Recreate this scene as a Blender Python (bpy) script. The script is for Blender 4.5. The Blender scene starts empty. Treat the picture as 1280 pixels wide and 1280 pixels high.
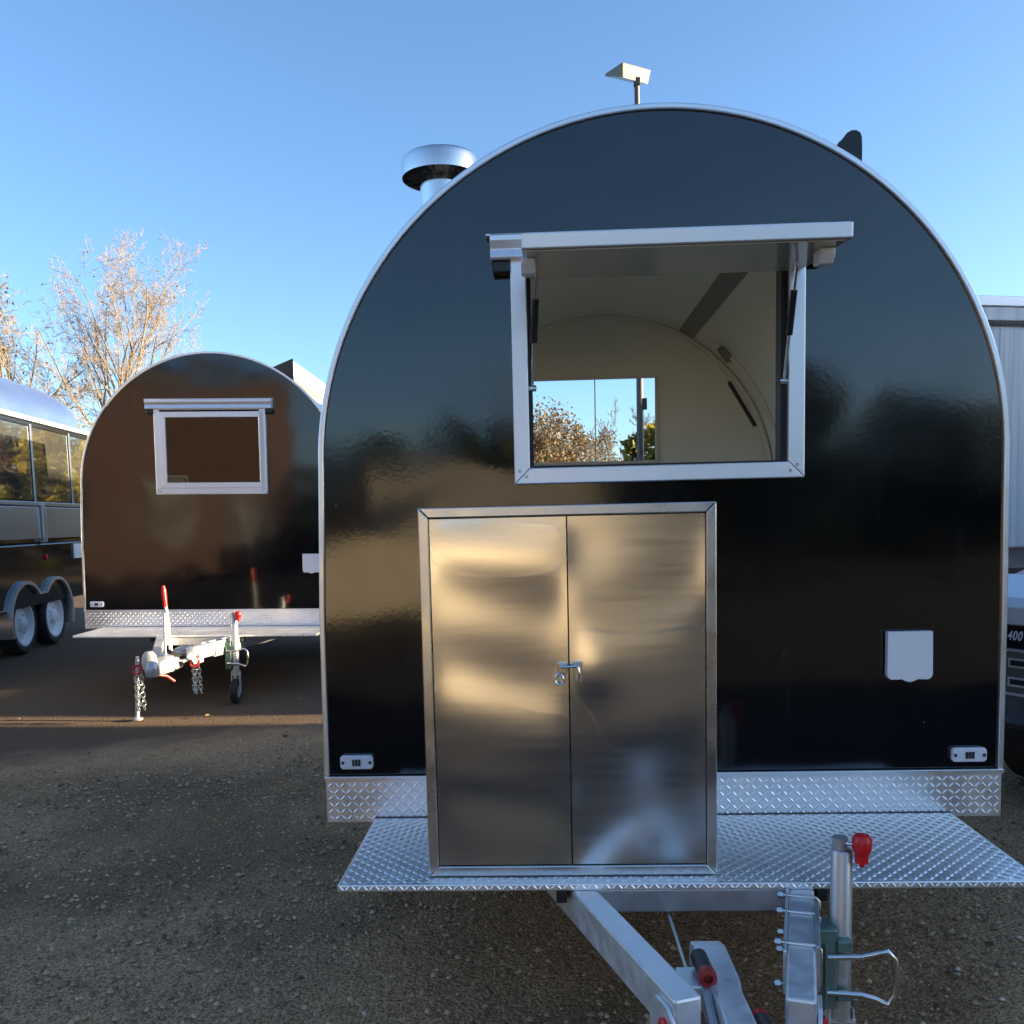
import bpy, math, random
import numpy as np
from mathutils import Vector, Matrix
from mathutils.geometry import tessellate_polygon

scene = bpy.context.scene
R = math.radians
random.seed(7)

# ------------------------------------------------------------------ camera
YAW, PITCH, ROLL = R(2.246), R(-5.316), R(-1.322)
CAM = Vector((-0.3226, -2.6107, 1.349))
fwd = Vector((-math.sin(YAW) * math.cos(PITCH), math.cos(YAW) * math.cos(PITCH), math.sin(PITCH)))
rgt = Vector((math.cos(YAW), math.sin(YAW), 0)); upv = rgt.cross(fwd)
r2 = rgt * math.cos(ROLL) + upv * math.sin(ROLL)
u2 = upv * math.cos(ROLL) - rgt * math.sin(ROLL)
cd = bpy.data.cameras.new('camera'); cam = bpy.data.objects.new('camera', cd)
scene.collection.objects.link(cam)
M = Matrix((r2, u2, -fwd)).transposed().to_4x4(); M.translation = CAM
cam.matrix_world = M
cd.sensor_width = 36; cd.sensor_fit = 'HORIZONTAL'
cd.lens = 1113.3 / 1280 * 36
cd.shift_y = (750.08 - 640) / 1280
cd.clip_start = 0.05; cd.clip_end = 2000
scene.camera = cam

# ------------------------------------------------------------------ light
SUN_EL, SUN_AZ = 9.0, 90.0        # azimuth clockwise from +Y: the sun stands low over +X
world = bpy.data.worlds.new('World'); scene.world = world; world.use_nodes = True
nt = world.node_tree; nt.nodes.clear()
sky = nt.nodes.new('ShaderNodeTexSky'); sky.sky_type = 'NISHITA'; sky.sun_disc = False
sky.sun_elevation = R(SUN_EL); sky.sun_rotation = R(SUN_AZ)
sky.air_density = 0.8; sky.dust_density = 1.0; sky.ozone_density = 2.9; sky.altitude = 50
bg = nt.nodes.new('ShaderNodeBackground'); bg.inputs[1].default_value = 0.086
wo = nt.nodes.new('ShaderNodeOutputWorld')
nt.links.new(sky.outputs[0], bg.inputs[0]); nt.links.new(bg.outputs[0], wo.inputs[0])
sl = bpy.data.lights.new('sun', 'SUN'); sl.energy = 5.0; sl.angle = R(0.5); sl.color = (1.0, 0.80, 0.52)
so = bpy.data.objects.new('sun', sl); scene.collection.objects.link(so)
sd = Vector((math.sin(R(SUN_AZ)) * math.cos(R(SUN_EL)), math.cos(R(SUN_AZ)) * math.cos(R(SUN_EL)), math.sin(R(SUN_EL))))
so.rotation_euler = sd.to_track_quat('Z', 'Y').to_euler(); so.location = sd * 50
vs = scene.view_settings
vs.view_transform = 'Standard'; vs.look = 'None'; vs.gamma = 1; vs.use_curve_mapping = False
vs.exposure = 2.36

# ------------------------------------------------------------------ helpers
COL = scene.collection

class MB:
    def __init__(s): s.v = []; s.f = []
    def add(s, vs, fs):
        o = len(s.v); s.v += [tuple(v) for v in vs]; s.f += [tuple(i + o for i in f) for f in fs]; return s
    def box(s, x0, x1, y0, y1, z0, z1, M=None):
        P = [Vector((x, y, z)) for z in (z0, z1) for y in (y0, y1) for x in (x0, x1)]
        if M is not None: P = [M @ p for p in P]
        return s.add(P, [(0, 2, 3, 1), (4, 5, 7, 6), (0, 1, 5, 4), (2, 6, 7, 3), (0, 4, 6, 2), (1, 3, 7, 5)])
    def bar(s, a, b, w, h, up=(0, 0, 1)):
        a = Vector(a); b = Vector(b); d = (b - a).normalized(); u = Vector(up)
        x = d.cross(u).normalized(); u = x.cross(d)
        P = [p + x * sx * w / 2 + u * su * h / 2 for p in (a, b) for su in (-1, 1) for sx in (-1, 1)]
        return s.add(P, [(0, 1, 3, 2), (4, 6, 7, 5), (0, 4, 5, 1), (2, 3, 7, 6), (0, 2, 6, 4), (1, 5, 7, 3)])
    def tube(s, path, r, n=10, caps=True, closed=False):
        path = [Vector(p) for p in path]; m = len(path)
        rs = r if isinstance(r, (list, tuple)) else [r] * m
        V = []; ref = None
        for i, p in enumerate(path):
            if closed: t = path[(i + 1) % m] - path[i - 1]
            else: t = path[min(i + 1, m - 1)] - path[max(i - 1, 0)]
            t.normalize()
            if ref is None:
                ref = Vector((0, 0, 1)) if abs(t.z) < .9 else Vector((1, 0, 0))
            x = t.cross(ref)
            if x.length < 1e-5: x = t.cross(Vector((0.3, 1, 0)))
            x.normalize(); y = x.cross(t); ref = y
            for k in range(n):
                a = 2 * math.pi * k / n
                V.append(p + (x * math.cos(a) + y * math.sin(a)) * rs[i])
        F = []
        for i in range(m if closed else m - 1):
            j = (i + 1) % m
            for k in range(n):
                l = (k + 1) % n
                F.append((i * n + k, j * n + k, j * n + l, i * n + l))
        if caps and not closed:
            F.append(tuple(range(n))); F.append(tuple((m - 1) * n + k for k in reversed(range(n))))
        return s.add(V, F)
    def lathe(s, prof, c=(0, 0, 0), axis='Z', n=24):
        V = []; c = Vector(c)
        for (r, h) in prof:
            for k in range(n):
                a = 2 * math.pi * k / n; x, y = r * math.cos(a), r * math.sin(a)
                p = (x, y, h) if axis == 'Z' else ((h, x, y) if axis == 'X' else (y, h, x))
                V.append(c + Vector(p))
        F = []
        for i in range(len(prof) - 1):
            for k in range(n):
                l = (k + 1) % n
                F.append((i * n + k, i * n + l, (i + 1) * n + l, (i + 1) * n + k))
        return s.add(V, F)
    def prism(s, poly, a, b, axis='Y', hole=None):
        """poly 2-D outline extruded from a to b along an axis; an optional hole"""
        loops = [poly] + ([hole] if hole else [])
        pts = [p for l in loops for p in l]; n = len(pts)
        def P(p, t):
            return {'Y': (p[0], t, p[1]), 'X': (t, p[0], p[1]), 'Z': (p[0], p[1], t)}[axis]
        tri = tessellate_polygon([[Vector((p[0], p[1], 0)) for p in l] for l in loops])
        V = [P(p, a) for p in pts] + [P(p, b) for p in pts]
        F = [tuple(t) for t in tri] + [tuple(i + n for i in reversed(t)) for t in tri]
        o = 0
        for l in loops:
            m = len(l)
            for i in range(m):
                j = (i + 1) % m
                F.append((o + i, o + j, o + j + n, o + i + n))
            o += m
        return s.add(V, F)
    def build(s, name, mat, parent=None, smooth=None, bevel=0, seg=2, loc=None, fix=True):
        me = bpy.data.meshes.new(name); me.from_pydata(s.v, [], s.f); me.update()
        if fix:
            import bmesh
            bm = bmesh.new(); bm.from_mesh(me); bmesh.ops.recalc_face_normals(bm, faces=bm.faces[:]); bm.to_mesh(me); bm.free()
        if mat: me.materials.append(mat)
        if smooth is not None:
            me.polygons.foreach_set('use_smooth', [True] * len(me.polygons))
            me.set_sharp_from_angle(angle=R(smooth))
        o = bpy.data.objects.new(name, me); COL.objects.link(o)
        if parent: o.parent = parent
        if loc: o.location = loc
        if bevel:
            b = o.modifiers.new('bevel', 'BEVEL'); b.width = bevel; b.segments = seg; b.limit_method = 'ANGLE'; b.angle_limit = R(35)
            b.harden_normals = False
        return o

def fast_mesh(name, V, F, mat, parent=None, smooth=False):
    """V (n,3) float array, F (m,k) int array with k constant"""
    V = np.asarray(V, np.float32); F = np.asarray(F, np.int32); k = F.shape[1]
    me = bpy.data.meshes.new(name)
    me.vertices.add(len(V)); me.vertices.foreach_set('co', V.ravel())
    me.loops.add(F.size); me.loops.foreach_set('vertex_index', F.ravel())
    me.polygons.add(len(F)); me.polygons.foreach_set('loop_start', np.arange(0, F.size, k, dtype=np.int32))
    me.polygons.foreach_set('loop_total', np.full(len(F), k, np.int32))
    if smooth: me.polygons.foreach_set('use_smooth', np.ones(len(F), bool))
    me.update(calc_edges=True); me.validate()
    if mat: me.materials.append(mat)
    o = bpy.data.objects.new(name, me); COL.objects.link(o)
    if parent: o.parent = parent
    return o

def empty(name, loc=(0, 0, 0), rot=(0, 0, 0), scale=1):
    o = bpy.data.objects.new(name, None); COL.objects.link(o)
    o.location = loc; o.rotation_euler = rot; o.scale = (scale,) * 3; o.empty_display_size = .1
    return o

def tag(o, label=None, cat=None, group=None, kind=None):
    if label: o['label'] = label
    if cat: o['category'] = cat
    if group: o['group'] = group
    if kind: o['kind'] = kind
    return o

# ------------------------------------------------------------------ materials
def mat(name, col, rough=.5, metal=0, var=0, vscale=6, rvar=0, bump=0, bscale=40, bdist=.01, ior=1.5, coat=0, aniso=0, spec=None, detail=6, stretch=None):
    m = bpy.data.materials.new(name); m.use_nodes = True
    n = m.node_tree.nodes; L = m.node_tree.links; b = n['Principled BSDF']
    b.inputs['Base Color'].default_value = (*col, 1); b.inputs['Roughness'].default_value = rough
    b.inputs['Metallic'].default_value = metal; b.inputs['IOR'].default_value = ior
    b.inputs['Coat Weight'].default_value = coat; b.inputs['Coat Roughness'].default_value = .04
    if aniso: b.inputs['Anisotropic'].default_value = aniso
    if spec is not None: b.inputs['Specular IOR Level'].default_value = spec
    tc = n.new('ShaderNodeTexCoord'); src = tc.outputs['Object']
    if stretch:
        mp = n.new('ShaderNodeMapping'); mp.inputs['Scale'].default_value = stretch
        L.new(src, mp.inputs[0]); src = mp.outputs[0]
    if var or rvar:
        t = n.new('ShaderNodeTexNoise'); t.inputs['Scale'].default_value = vscale; t.inputs['Detail'].default_value = detail
        L.new(src, t.inputs['Vector'])
        if var:
            mx = n.new('ShaderNodeMix'); mx.data_type = 'RGBA'
            mx.inputs[6].default_value = (*[c * (1 - var) for c in col], 1); mx.inputs[7].default_value = (*[min(1, c * (1 + var)) for c in col], 1)
            L.new(t.outputs[0], mx.inputs[0]); L.new(mx.outputs[2], b.inputs['Base Color'])
        if rvar:
            mr = n.new('ShaderNodeMapRange'); mr.inputs[1].default_value = .3; mr.inputs[2].default_value = .7
            mr.inputs[3].default_value = max(0, rough - rvar); mr.inputs[4].default_value = rough + rvar
            L.new(t.outputs[0], mr.inputs[0]); L.new(mr.outputs[0], b.inputs['Roughness'])
    if bump:
        t2 = n.new('ShaderNodeTexNoise'); t2.inputs['Scale'].default_value = bscale; t2.inputs['Detail'].default_value = 4
        L.new(src, t2.inputs['Vector'])
        bp = n.new('ShaderNodeBump'); bp.inputs['Strength'].default_value = bump; bp.inputs['Distance'].default_value = bdist
        L.new(t2.outputs[0], bp.inputs['Height']); L.new(bp.outputs[0], b.inputs['Normal'])
    return m

def paint_black():
    """gloss black laminate: faint ripples and dust"""
    m = bpy.data.materials.new('gloss_black'); m.use_nodes = True
    n = m.node_tree.nodes; L = m.node_tree.links; b = n['Principled BSDF']
    tc = n.new('ShaderNodeTexCoord')
    b.inputs['IOR'].default_value = 1.80
    nz = n.new('ShaderNodeTexNoise'); nz.inputs['Scale'].default_value = 1.7; nz.inputs['Detail'].default_value = 8; nz.inputs['Roughness'].default_value = .65
    L.new(tc.outputs['Object'], nz.inputs['Vector'])
    mx = n.new('ShaderNodeMix'); mx.data_type = 'RGBA'
    mx.inputs[6].default_value = (.0012, .0014, .002, 1); mx.inputs[7].default_value = (.0035, .004, .0055, 1)
    L.new(nz.outputs[0], mx.inputs[0])
    vo = n.new('ShaderNodeTexVoronoi'); vo.inputs['Scale'].default_value = 9; L.new(tc.outputs['Object'], vo.inputs['Vector'])
    sp = n.new('ShaderNodeMapRange'); sp.inputs[1].default_value = .040; sp.inputs[2].default_value = .024; L.new(vo.outputs['Distance'], sp.inputs[0])
    st_ = n.new('ShaderNodeMapping'); st_.inputs['Scale'].default_value = (14, 14, 1.1); L.new(tc.outputs['Object'], st_.inputs[0])
    n3 = n.new('ShaderNodeTexNoise'); n3.inputs['Scale'].default_value = 1.6; n3.inputs['Detail'].default_value = 5; L.new(st_.outputs[0], n3.inputs['Vector'])
    dr_ = n.new('ShaderNodeMapRange'); dr_.inputs[1].default_value = .60; dr_.inputs[2].default_value = .80; dr_.inputs[4].default_value = .035; L.new(n3.outputs[0], dr_.inputs[0])
    ad = n.new('ShaderNodeMath'); ad.operation = 'MAXIMUM'; ml = n.new('ShaderNodeMath'); ml.operation = 'MULTIPLY'; ml.inputs[1].default_value = .25
    L.new(sp.outputs[0], ml.inputs[0]); L.new(ml.outputs[0], ad.inputs[0]); L.new(dr_.outputs[0], ad.inputs[1])
    m2 = n.new('ShaderNodeMix'); m2.data_type = 'RGBA'; m2.inputs[7].default_value = (.30, .31, .32, 1)
    L.new(ad.outputs[0], m2.inputs[0]); L.new(mx.outputs[2], m2.inputs[6]); L.new(m2.outputs[2], b.inputs['Base Color'])
    mr = n.new('ShaderNodeMapRange'); mr.inputs[1].default_value = .35; mr.inputs[2].default_value = .7
    mr.inputs[3].default_value = .05; mr.inputs[4].default_value = .14
    L.new(nz.outputs[0], mr.inputs[0]); L.new(mr.outputs[0], b.inputs['Roughness'])
    a = n.new('ShaderNodeTexNoise'); a.inputs['Scale'].default_value = 2.2; a.inputs['Detail'].default_value = 1
    c = n.new('ShaderNodeTexNoise'); c.inputs['Scale'].default_value = 70; c.inputs['Detail'].default_value = 2
    for q in (a, c): L.new(tc.outputs['Object'], q.inputs['Vector'])
    b1 = n.new('ShaderNodeBump'); b1.inputs['Strength'].default_value = 1; b1.inputs['Distance'].default_value = .006
    b2 = n.new('ShaderNodeBump'); b2.inputs['Strength'].default_value = .2; b2.inputs['Distance'].default_value = .0004
    L.new(a.outputs[0], b1.inputs['Height']); L.new(c.outputs[0], b2.inputs['Height'])
    L.new(b1.outputs[0], b2.inputs['Normal']); L.new(b2.outputs[0], b.inputs['Normal'])
    return m

def glass(name, tint, refl=1.5, rough=.01):
    m = bpy.data.materials.new(name); m.use_nodes = True
    n = m.node_tree.nodes; L = m.node_tree.links; n.clear()
    out = n.new('ShaderNodeOutputMaterial'); mix = n.new('ShaderNodeMixShader')
    tr = n.new('ShaderNodeBsdfTransparent'); tr.inputs[0].default_value = (*tint, 1)
    gl = n.new('ShaderNodeBsdfGlossy'); gl.inputs['Roughness'].default_value = rough
    fr = n.new('ShaderNodeFresnel'); fr.inputs['IOR'].default_value = refl
    L.new(fr.outputs[0], mix.inputs[0]); L.new(tr.outputs[0], mix.inputs[1]); L.new(gl.outputs[0], mix.inputs[2])
    L.new(mix.outputs[0], out.inputs[0])
    return m

def foliage(name, c1, c2, trans=.25):
    m = bpy.data.materials.new(name); m.use_nodes = True
    n = m.node_tree.nodes; L = m.node_tree.links; b = n['Principled BSDF']; b.inputs['Roughness'].default_value = .6
    g = n.new('ShaderNodeNewGeometry'); mx = n.new('ShaderNodeMix'); mx.data_type = 'RGBA'
    mx.inputs[6].default_value = (*c1, 1); mx.inputs[7].default_value = (*c2, 1)
    L.new(g.outputs['Random Per Island'], mx.inputs[0]); L.new(mx.outputs[2], b.inputs['Base Color'])
    t = n.new('ShaderNodeBsdfTranslucent'); L.new(mx.outputs[2], t.inputs[0])
    ms = n.new('ShaderNodeMixShader'); ms.inputs[0].default_value = trans
    out = n['Material Output']
    L.new(b.outputs[0], ms.inputs[1]); L.new(t.outputs[0], ms.inputs[2]); L.new(ms.outputs[0], out.inputs[0])
    return m

def brick_mat(name, c1, c2, mortar, scale=1.0):
    m = bpy.data.materials.new(name); m.use_nodes = True
    n = m.node_tree.nodes; L = m.node_tree.links; b = n['Principled BSDF']; b.inputs['Roughness'].default_value = .85
    tc = n.new('ShaderNodeTexCoord'); mp = n.new('ShaderNodeMapping'); mp.inputs['Rotation'].default_value = (R(90), 0, 0)
    br = n.new('ShaderNodeTexBrick'); br.inputs['Scale'].default_value = scale
    br.inputs['Color1'].default_value = (*c1, 1); br.inputs['Color2'].default_value = (*c2, 1); br.inputs['Mortar'].default_value = (*mortar, 1)
    br.inputs['Brick Width'].default_value = .225; br.inputs['Row Height'].default_value = .075; br.inputs['Mortar Size'].default_value = .008
    L.new(tc.outputs['Object'], mp.inputs[0]); L.new(mp.outputs[0], br.inputs['Vector']); L.new(br.outputs[0], b.inputs['Base Color'])
    return m

MT = {}
MT['black'] = paint_black()
MT['alu'] = mat('brushed_aluminium', (.86, .86, .86), .34, .9, var=.04, vscale=12, rvar=.05, bump=.03, bscale=120, bdist=.002)
MT['alu_frame'] = mat('anodised_aluminium', (.88, .88, .88), .42, .8, var=.05, vscale=20, rvar=.05)
MT['tread'] = mat('checker_plate', (.94, .92, .89), .36, .85, var=.12, vscale=9, rvar=.10, bump=.12, bscale=60, bdist=.003)
MT['steel'] = mat('stainless_steel', (.80, .78, .745), .20, 1, var=.05, vscale=5, rvar=.018, aniso=.4, bump=.02, bscale=90, bdist=.0005, stretch=(1, 1, 14))
MT['steel_frame'] = mat('stainless_frame', (.68, .67, .65), .28, 1, var=.06, vscale=10, rvar=.06)
MT['galv'] = mat('galvanised_steel', (.78, .79, .80), .40, .7, var=.16, vscale=28, rvar=.12, bump=.08, bscale=90, bdist=.002)
MT['galv_dark'] = mat('dull_galvanised', (.50, .51, .52), .42, .75, var=.25, vscale=20, rvar=.1)
MT['zinc'] = mat('zinc_bolts', (.75, .74, .70), .25, 1)
MT['cast_green'] = mat('greenish_cast_clamp', (.16, .24, .21), .42, .5, var=.25, vscale=35)
MT['rubber'] = mat('black_rubber', (.012, .012, .013), .6, var=.3, vscale=20)
MT['tyre'] = mat('tyre_rubber', (.018, .018, .019), .75, var=.35, vscale=14, bump=.2, bscale=80, bdist=.004)
MT['red'] = mat('red_plastic', (.62, .012, .015), .35, var=.1, vscale=20)
MT['red_dark'] = mat('dark_red_plastic', (.30, .02, .02), .4)
MT['blackpl'] = mat('black_plastic', (.014, .014, .015), .4)
MT['white'] = mat('white_plastic', (.84, .85, .86), .35, var=.03)
MT['cream'] = mat('cream_lining', (.88, .82, .66), .38, var=.05, vscale=3)
MT['cream_dark'] = mat('cream_rail', (.80, .74, .60), .35)
MT['lining_brown'] = mat('brown_shade_and_bracket', (.26, .23, .18), .5)  # bracket brown; also paints the shade of the ceiling gap
MT['floor_in'] = mat('interior_floor', (.12, .11, .10), .6, var=.3)
MT['clear'] = glass('clear_glass', (.95, .97, .97), 1.35)
MT['reflection_grey'] = mat('grey_reflection_pane', (.46, .44, .37), .16, var=.08, vscale=3)  # opaque grey colour in place of the interior reflected in the glass
MT['tint'] = glass('tinted_glass', (.22, .21, .19), 1.7)
MT['lens'] = mat('white_lens', (.75, .78, .85), .15, coat=.5)
MT['led'] = mat('dark_led_window', (.03, .03, .035), .3)
MT['chrome'] = mat('polished_flue', (.78, .75, .71), .24, 1, var=.1, vscale=9, rvar=.08)
MT['soot'] = mat('sooty_steel', (.42, .41, .40), .35, .9)
MT['bark'] = mat('pale_bark', (.19, .14, .08), .85, var=.4, vscale=2.5)
MT['twig'] = mat('thin_twigs', (.24, .195, .15), .85, var=.35, vscale=.8)
MT['twig_grey'] = mat('grey_twigs', (.16, .135, .11), .85, var=.3, vscale=.8)
MT['leaf_gold'] = foliage('golden_leaves', (.20, .10, .02), (.27, .16, .04))
MT['leaf_brown'] = foliage('brown_leaves', (.12, .075, .035), (.21, .145, .07))
MT['leaf_green'] = foliage('evergreen_leaves', (.03, .05, .014), (.075, .09, .022))
MT['leaf_olive'] = foliage('yellow_green_leaves', (.11, .11, .016), (.42, .33, .05), trans=.45)

# ------------------------------------------------------------------ ground
def ground_mat():
    m = bpy.data.materials.new('gravel_yard'); m.use_nodes = True
    n = m.node_tree.nodes; L = m.node_tree.links; b = n['Principled BSDF']; b.inputs['Roughness'].default_value = .9
    b.inputs['Specular IOR Level'].default_value = .12
    tc = n.new('ShaderNodeTexCoord'); P = tc.outputs['Object']
    def noise(s, d=6, r=.6):
        t = n.new('ShaderNodeTexNoise'); t.inputs['Scale'].default_value = s; t.inputs['Detail'].default_value = d; t.inputs['Roughness'].default_value = r
        L.new(P, t.inputs['Vector']); return t.outputs[0]
    def mix(f, a, c):
        x = n.new('ShaderNodeMix'); x.data_type = 'RGBA'
        if isinstance(f, float): x.inputs[0].default_value = f
        else: L.new(f, x.inputs[0])
        for i, v in ((6, a), (7, c)):
            if isinstance(v, tuple): x.inputs[i].default_value = (*v, 1)
            else: L.new(v, x.inputs[i])
        return x.outputs[2]
    def ramp(f, a, c):
        r = n.new('ShaderNodeMapRange'); r.interpolation_type = 'SMOOTHSTEP'
        r.inputs[1].default_value = a; r.inputs[2].default_value = c; L.new(f, r.inputs[0]); return r.outputs[0]
    def math_(op, a, c):
        x = n.new('ShaderNodeMath'); x.operation = op
        for i, v in enumerate((a, c)):
            if isinstance(v, (int, float)): x.inputs[i].default_value = v
            else: L.new(v, x.inputs[i])
        return x.outputs[0]
    # stony dirt
    big = noise(.7, 5); mid = noise(5, 6); fine = noise(90, 4, .7)
    vor = n.new('ShaderNodeTexVoronoi'); vor.inputs['Scale'].default_value = 65; L.new(P, vor.inputs['Vector'])
    vor2 = n.new('ShaderNodeTexVoronoi'); vor2.inputs['Scale'].default_value = 150; L.new(P, vor2.inputs['Vector'])
    dirt = mix(ramp(big, .35, .65), (.25, .147, .072), (.53, .330, .172))
    dirt = mix(ramp(mid, .4, .7), dirt, (.40, .250, .132))
    grain = mix(ramp(vor2.outputs['Color'], .1, .9), (.105, .062, .032), (.80, .51, .285))
    dirt = mix(.5, dirt, grain)
    stone = math_('MULTIPLY', ramp(vor.outputs['Color'], .80, .93), ramp(vor.outputs['Distance'], .5, .25))
    dirt = mix(math_('MULTIPLY', stone, .55), dirt, (.55, .47, .37))
    dirt = mix(math_('MULTIPLY', ramp(noise(.45, 7, .65), .46, .62), .55), dirt, (.105, .066, .038))
    # smoother dark tarmac round the far trailer
    sx = n.new('ShaderNodeSeparateXYZ'); L.new(P, sx.inputs[0])
    edge = math_('ADD', math_('SUBTRACT', sx.outputs[1], math_('MULTIPLY', sx.outputs[0], .52)), math_('MULTIPLY', noise(.9, 5), 1.8))
    tar = mix(ramp(fine, .3, .75), (.090, .062, .042), (.190, .138, .095))
    tar = mix(math_('MULTIPLY', ramp(noise(9, 4), .62, .75), .5), tar, (.17, .14, .11))
    dark_rear_ground = mix(ramp(fine, .3, .75), (.020, .019, .018), (.050, .047, .044))  # unseen ground behind the camera, coloured dark to dim the panel reflections
    k2 = ramp(math_('ADD', math_('MULTIPLY', sx.outputs[1], -1.0), math_('MULTIPLY', noise(1.1, 4), .8)), 1.9, 2.6)
    k = ramp(edge, 4.7, 5.4)
    col = mix(k2, mix(k, dirt, tar), dark_rear_ground)
    L.new(col, b.inputs['Base Color'])
    h = math_('ADD', math_('MULTIPLY', vor.outputs['Distance'], -.6), math_('ADD', math_('MULTIPLY', vor2.outputs['Distance'], -.35), math_('MULTIPLY', fine, .5)))
    bp = n.new('ShaderNodeBump'); bp.inputs['Strength'].default_value = .9; bp.inputs['Distance'].default_value = .012
    L.new(h, bp.inputs['Height']); L.new(bp.outputs[0], b.inputs['Normal'])
    return m
MT['ground'] = ground_mat()

def make_ground():
    # one sheet: fine gently uneven mesh under the trailers, coarse out to the horizon
    ax = sorted(set(list(np.round(np.arange(-8, 8.01, .16), 3)) + [-900, -300, -100, -50, -30, -20, -14, -10, 10, 14, 20, 30, 50, 100, 300, 900]))
    X, Y = np.meshgrid(ax, ax, indexing='ij')
    rng = np.random.default_rng(3)
    Z = np.zeros_like(X)
    for k in range(14):
        a = rng.random() * 6.28; w = 1.2 + 5 * rng.random(); p = rng.random() * 6.28
        Z += .0032 * np.sin((X * math.cos(a) + Y * math.sin(a)) * w + p)
    near = np.clip(1 - (np.maximum(abs(X), abs(Y)) - 5) / 3, 0, 1)
    Z *= near
    V = np.stack([X, Y, Z - .004], -1).reshape(-1, 3); n = len(ax)
    i = np.arange(n - 1)[:, None] * n + np.arange(n - 1)[None, :]; i = i.ravel()
    F = np.stack([i, i + n, i + n + 1, i + 1], -1)
    o = fast_mesh('ground', V, F, MT['ground'], smooth=True)
    tag(o, 'dark stony gravel yard with smoother tarmac towards the back', None, kind='structure')
    return o
make_ground()

def scatter_stones():
    rng = np.random.default_rng(11)
    base = np.array([[1, 0, 0], [.3, .95, 0], [-.8, .6, 0], [-.8, -.6, 0], [.3, -.95, 0], [.25, .1, .8], [-.3, -.15, .75]])
    faces = np.array([[0, 1, 5], [1, 2, 5], [2, 6, 5], [2, 3, 6], [3, 4, 6], [4, 5, 6], [4, 0, 5]])
    def batch(name, n, x0, x1, y0, y1, smin, smax, m, label, power=2.5):
        x = rng.uniform(x0, x1, n); y = rng.uniform(y0, y1, n)
        keep = y - .52 * x + .9 + rng.normal(0, .25, n) < 4.55; x, y = x[keep], y[keep]; n = len(x)
        s = smin + (smax - smin) * rng.random(n) ** power
        th = rng.random(n) * 6.28; c, sn = np.cos(th), np.sin(th)
        sq = rng.uniform(.6, 1.2, (n, 1, 3)) * s[:, None, None]
        B = base[None] * sq * (1 + rng.normal(0, .12, (n, 7, 3)))
        P = np.stack([B[..., 0] * c[:, None] - B[..., 1] * sn[:, None] + x[:, None], B[..., 0] * sn[:, None] + B[..., 1] * c[:, None] + y[:, None], B[..., 2] + 0.001 - s[:, None] * .15], -1)
        F = (faces[None] + np.arange(n)[:, None, None] * 7).reshape(-1, 3)
        o = fast_mesh(name, P.reshape(-1, 3), F, m)
        return tag(o, label, 'gravel', kind='stuff')
    g = foliage('loose_gravel', (.11, .068, .036), (.60, .40, .225), trans=0)
    w = foliage('pale_chippings', (.45, .36, .25), (.75, .64, .50), trans=0)
    batch('gravel', 30000, -4.2, 2.2, -1.0, 3.0, .003, .013, g, 'loose dark gravel strewn over the foreground yard')
    batch('pale_gravel', 900, -4.5, 2.4, -1.0, 4.2, .003, .011, w, 'scattered pale stone chippings on the dark yard')
scatter_stones()

def litter():
    rng = np.random.default_rng(5); n = 150
    P = np.stack([rng.uniform(-4.3, 1.8, n), rng.uniform(-.9, 4.0, n), np.full(n, .012)], -1)
    th = rng.random(n) * 6.28; a = np.stack([np.cos(th), np.sin(th), rng.normal(0, .25, n)], -1); b = np.stack([-np.sin(th), np.cos(th), rng.normal(0, .35, n)], -1)
    sz = rng.uniform(.010, .024, (n, 1))
    V = np.stack([P - a * sz, P + b * sz * .5 + [0, 0, .004], P + a * sz, P - b * sz * .5], 1).reshape(-1, 3)
    o = fast_mesh('fallen_leaves', V, np.arange(4 * n).reshape(n, 4), foliage('dead_leaves', (.10, .05, .02), (.36, .22, .09), 0))
    tag(o, 'dry brown leaf scraps lying on the gravel', 'leaves', kind='stuff')
    tw = MB().tube([(-1.92, .02, .006), (-1.84, .07, .012), (-1.77, .16, .006)], [.004, .0035, .002], 6).build('twig', mat('dry_twig', (.30, .22, .14), .8))
    tag(tw, 'short dry twig lying on the foreground gravel', 'twig')
litter()

# ------------------------------------------------------------------ the horseshoe food trailers
HW, RAD, ZC, ZB, LEN = 1.0, 1.0, 1.495, .582, 2.5
def profile(r, zb=ZB, n=64):
    # sides lean in slightly towards the springing of the arch
    pts = [(-r, zb), (-r + .006, 1.06)]; q = r - .014
    for k in range(n + 1):
        a = math.pi - math.pi * k / n
        pts.append((.008 + q * math.cos(a), ZC + q * math.sin(a)))
    pts += [(r - .001, 1.06), (r, zb)]; return pts

def lugs(mb, x0, x1, y0, y1, P, pitch=.0185, ln=.0108, w=.0034, h=.0021, skip=None):
    """raised bars, alternate ones turned, laid over a u/v rectangle; P(u,v,h) places a point"""
    nu = int((x1 - x0) / pitch); nv = int((y1 - y0) / pitch)
    for i in range(nu):
        for j in range(nv):
            u = x0 + (i + .5) * (x1 - x0) / nu; v = y0 + (j + .5) * (y1 - y0) / nv
            if skip and skip(u, v): continue
            a = R(45) if (i + j) % 2 else R(-45)
            c, s = math.cos(a), math.sin(a)
            B = [(-ln, 0, 0), (-ln * .55, -w, 0), (ln * .55, -w, 0), (ln, 0, 0), (ln * .55, w, 0), (-ln * .55, w, 0), (-ln * .6, 0, h), (ln * .6, 0, h)]
            V = [P(u + p[0] * c - p[1] * s, v + p[0] * s + p[1] * c, p[2]) for p in B]
            mb.add(V, [(0, 1, 6), (1, 2, 7, 6), (2, 3, 7), (3, 4, 7), (4, 5, 6, 7), (5, 0, 6)])

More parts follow.
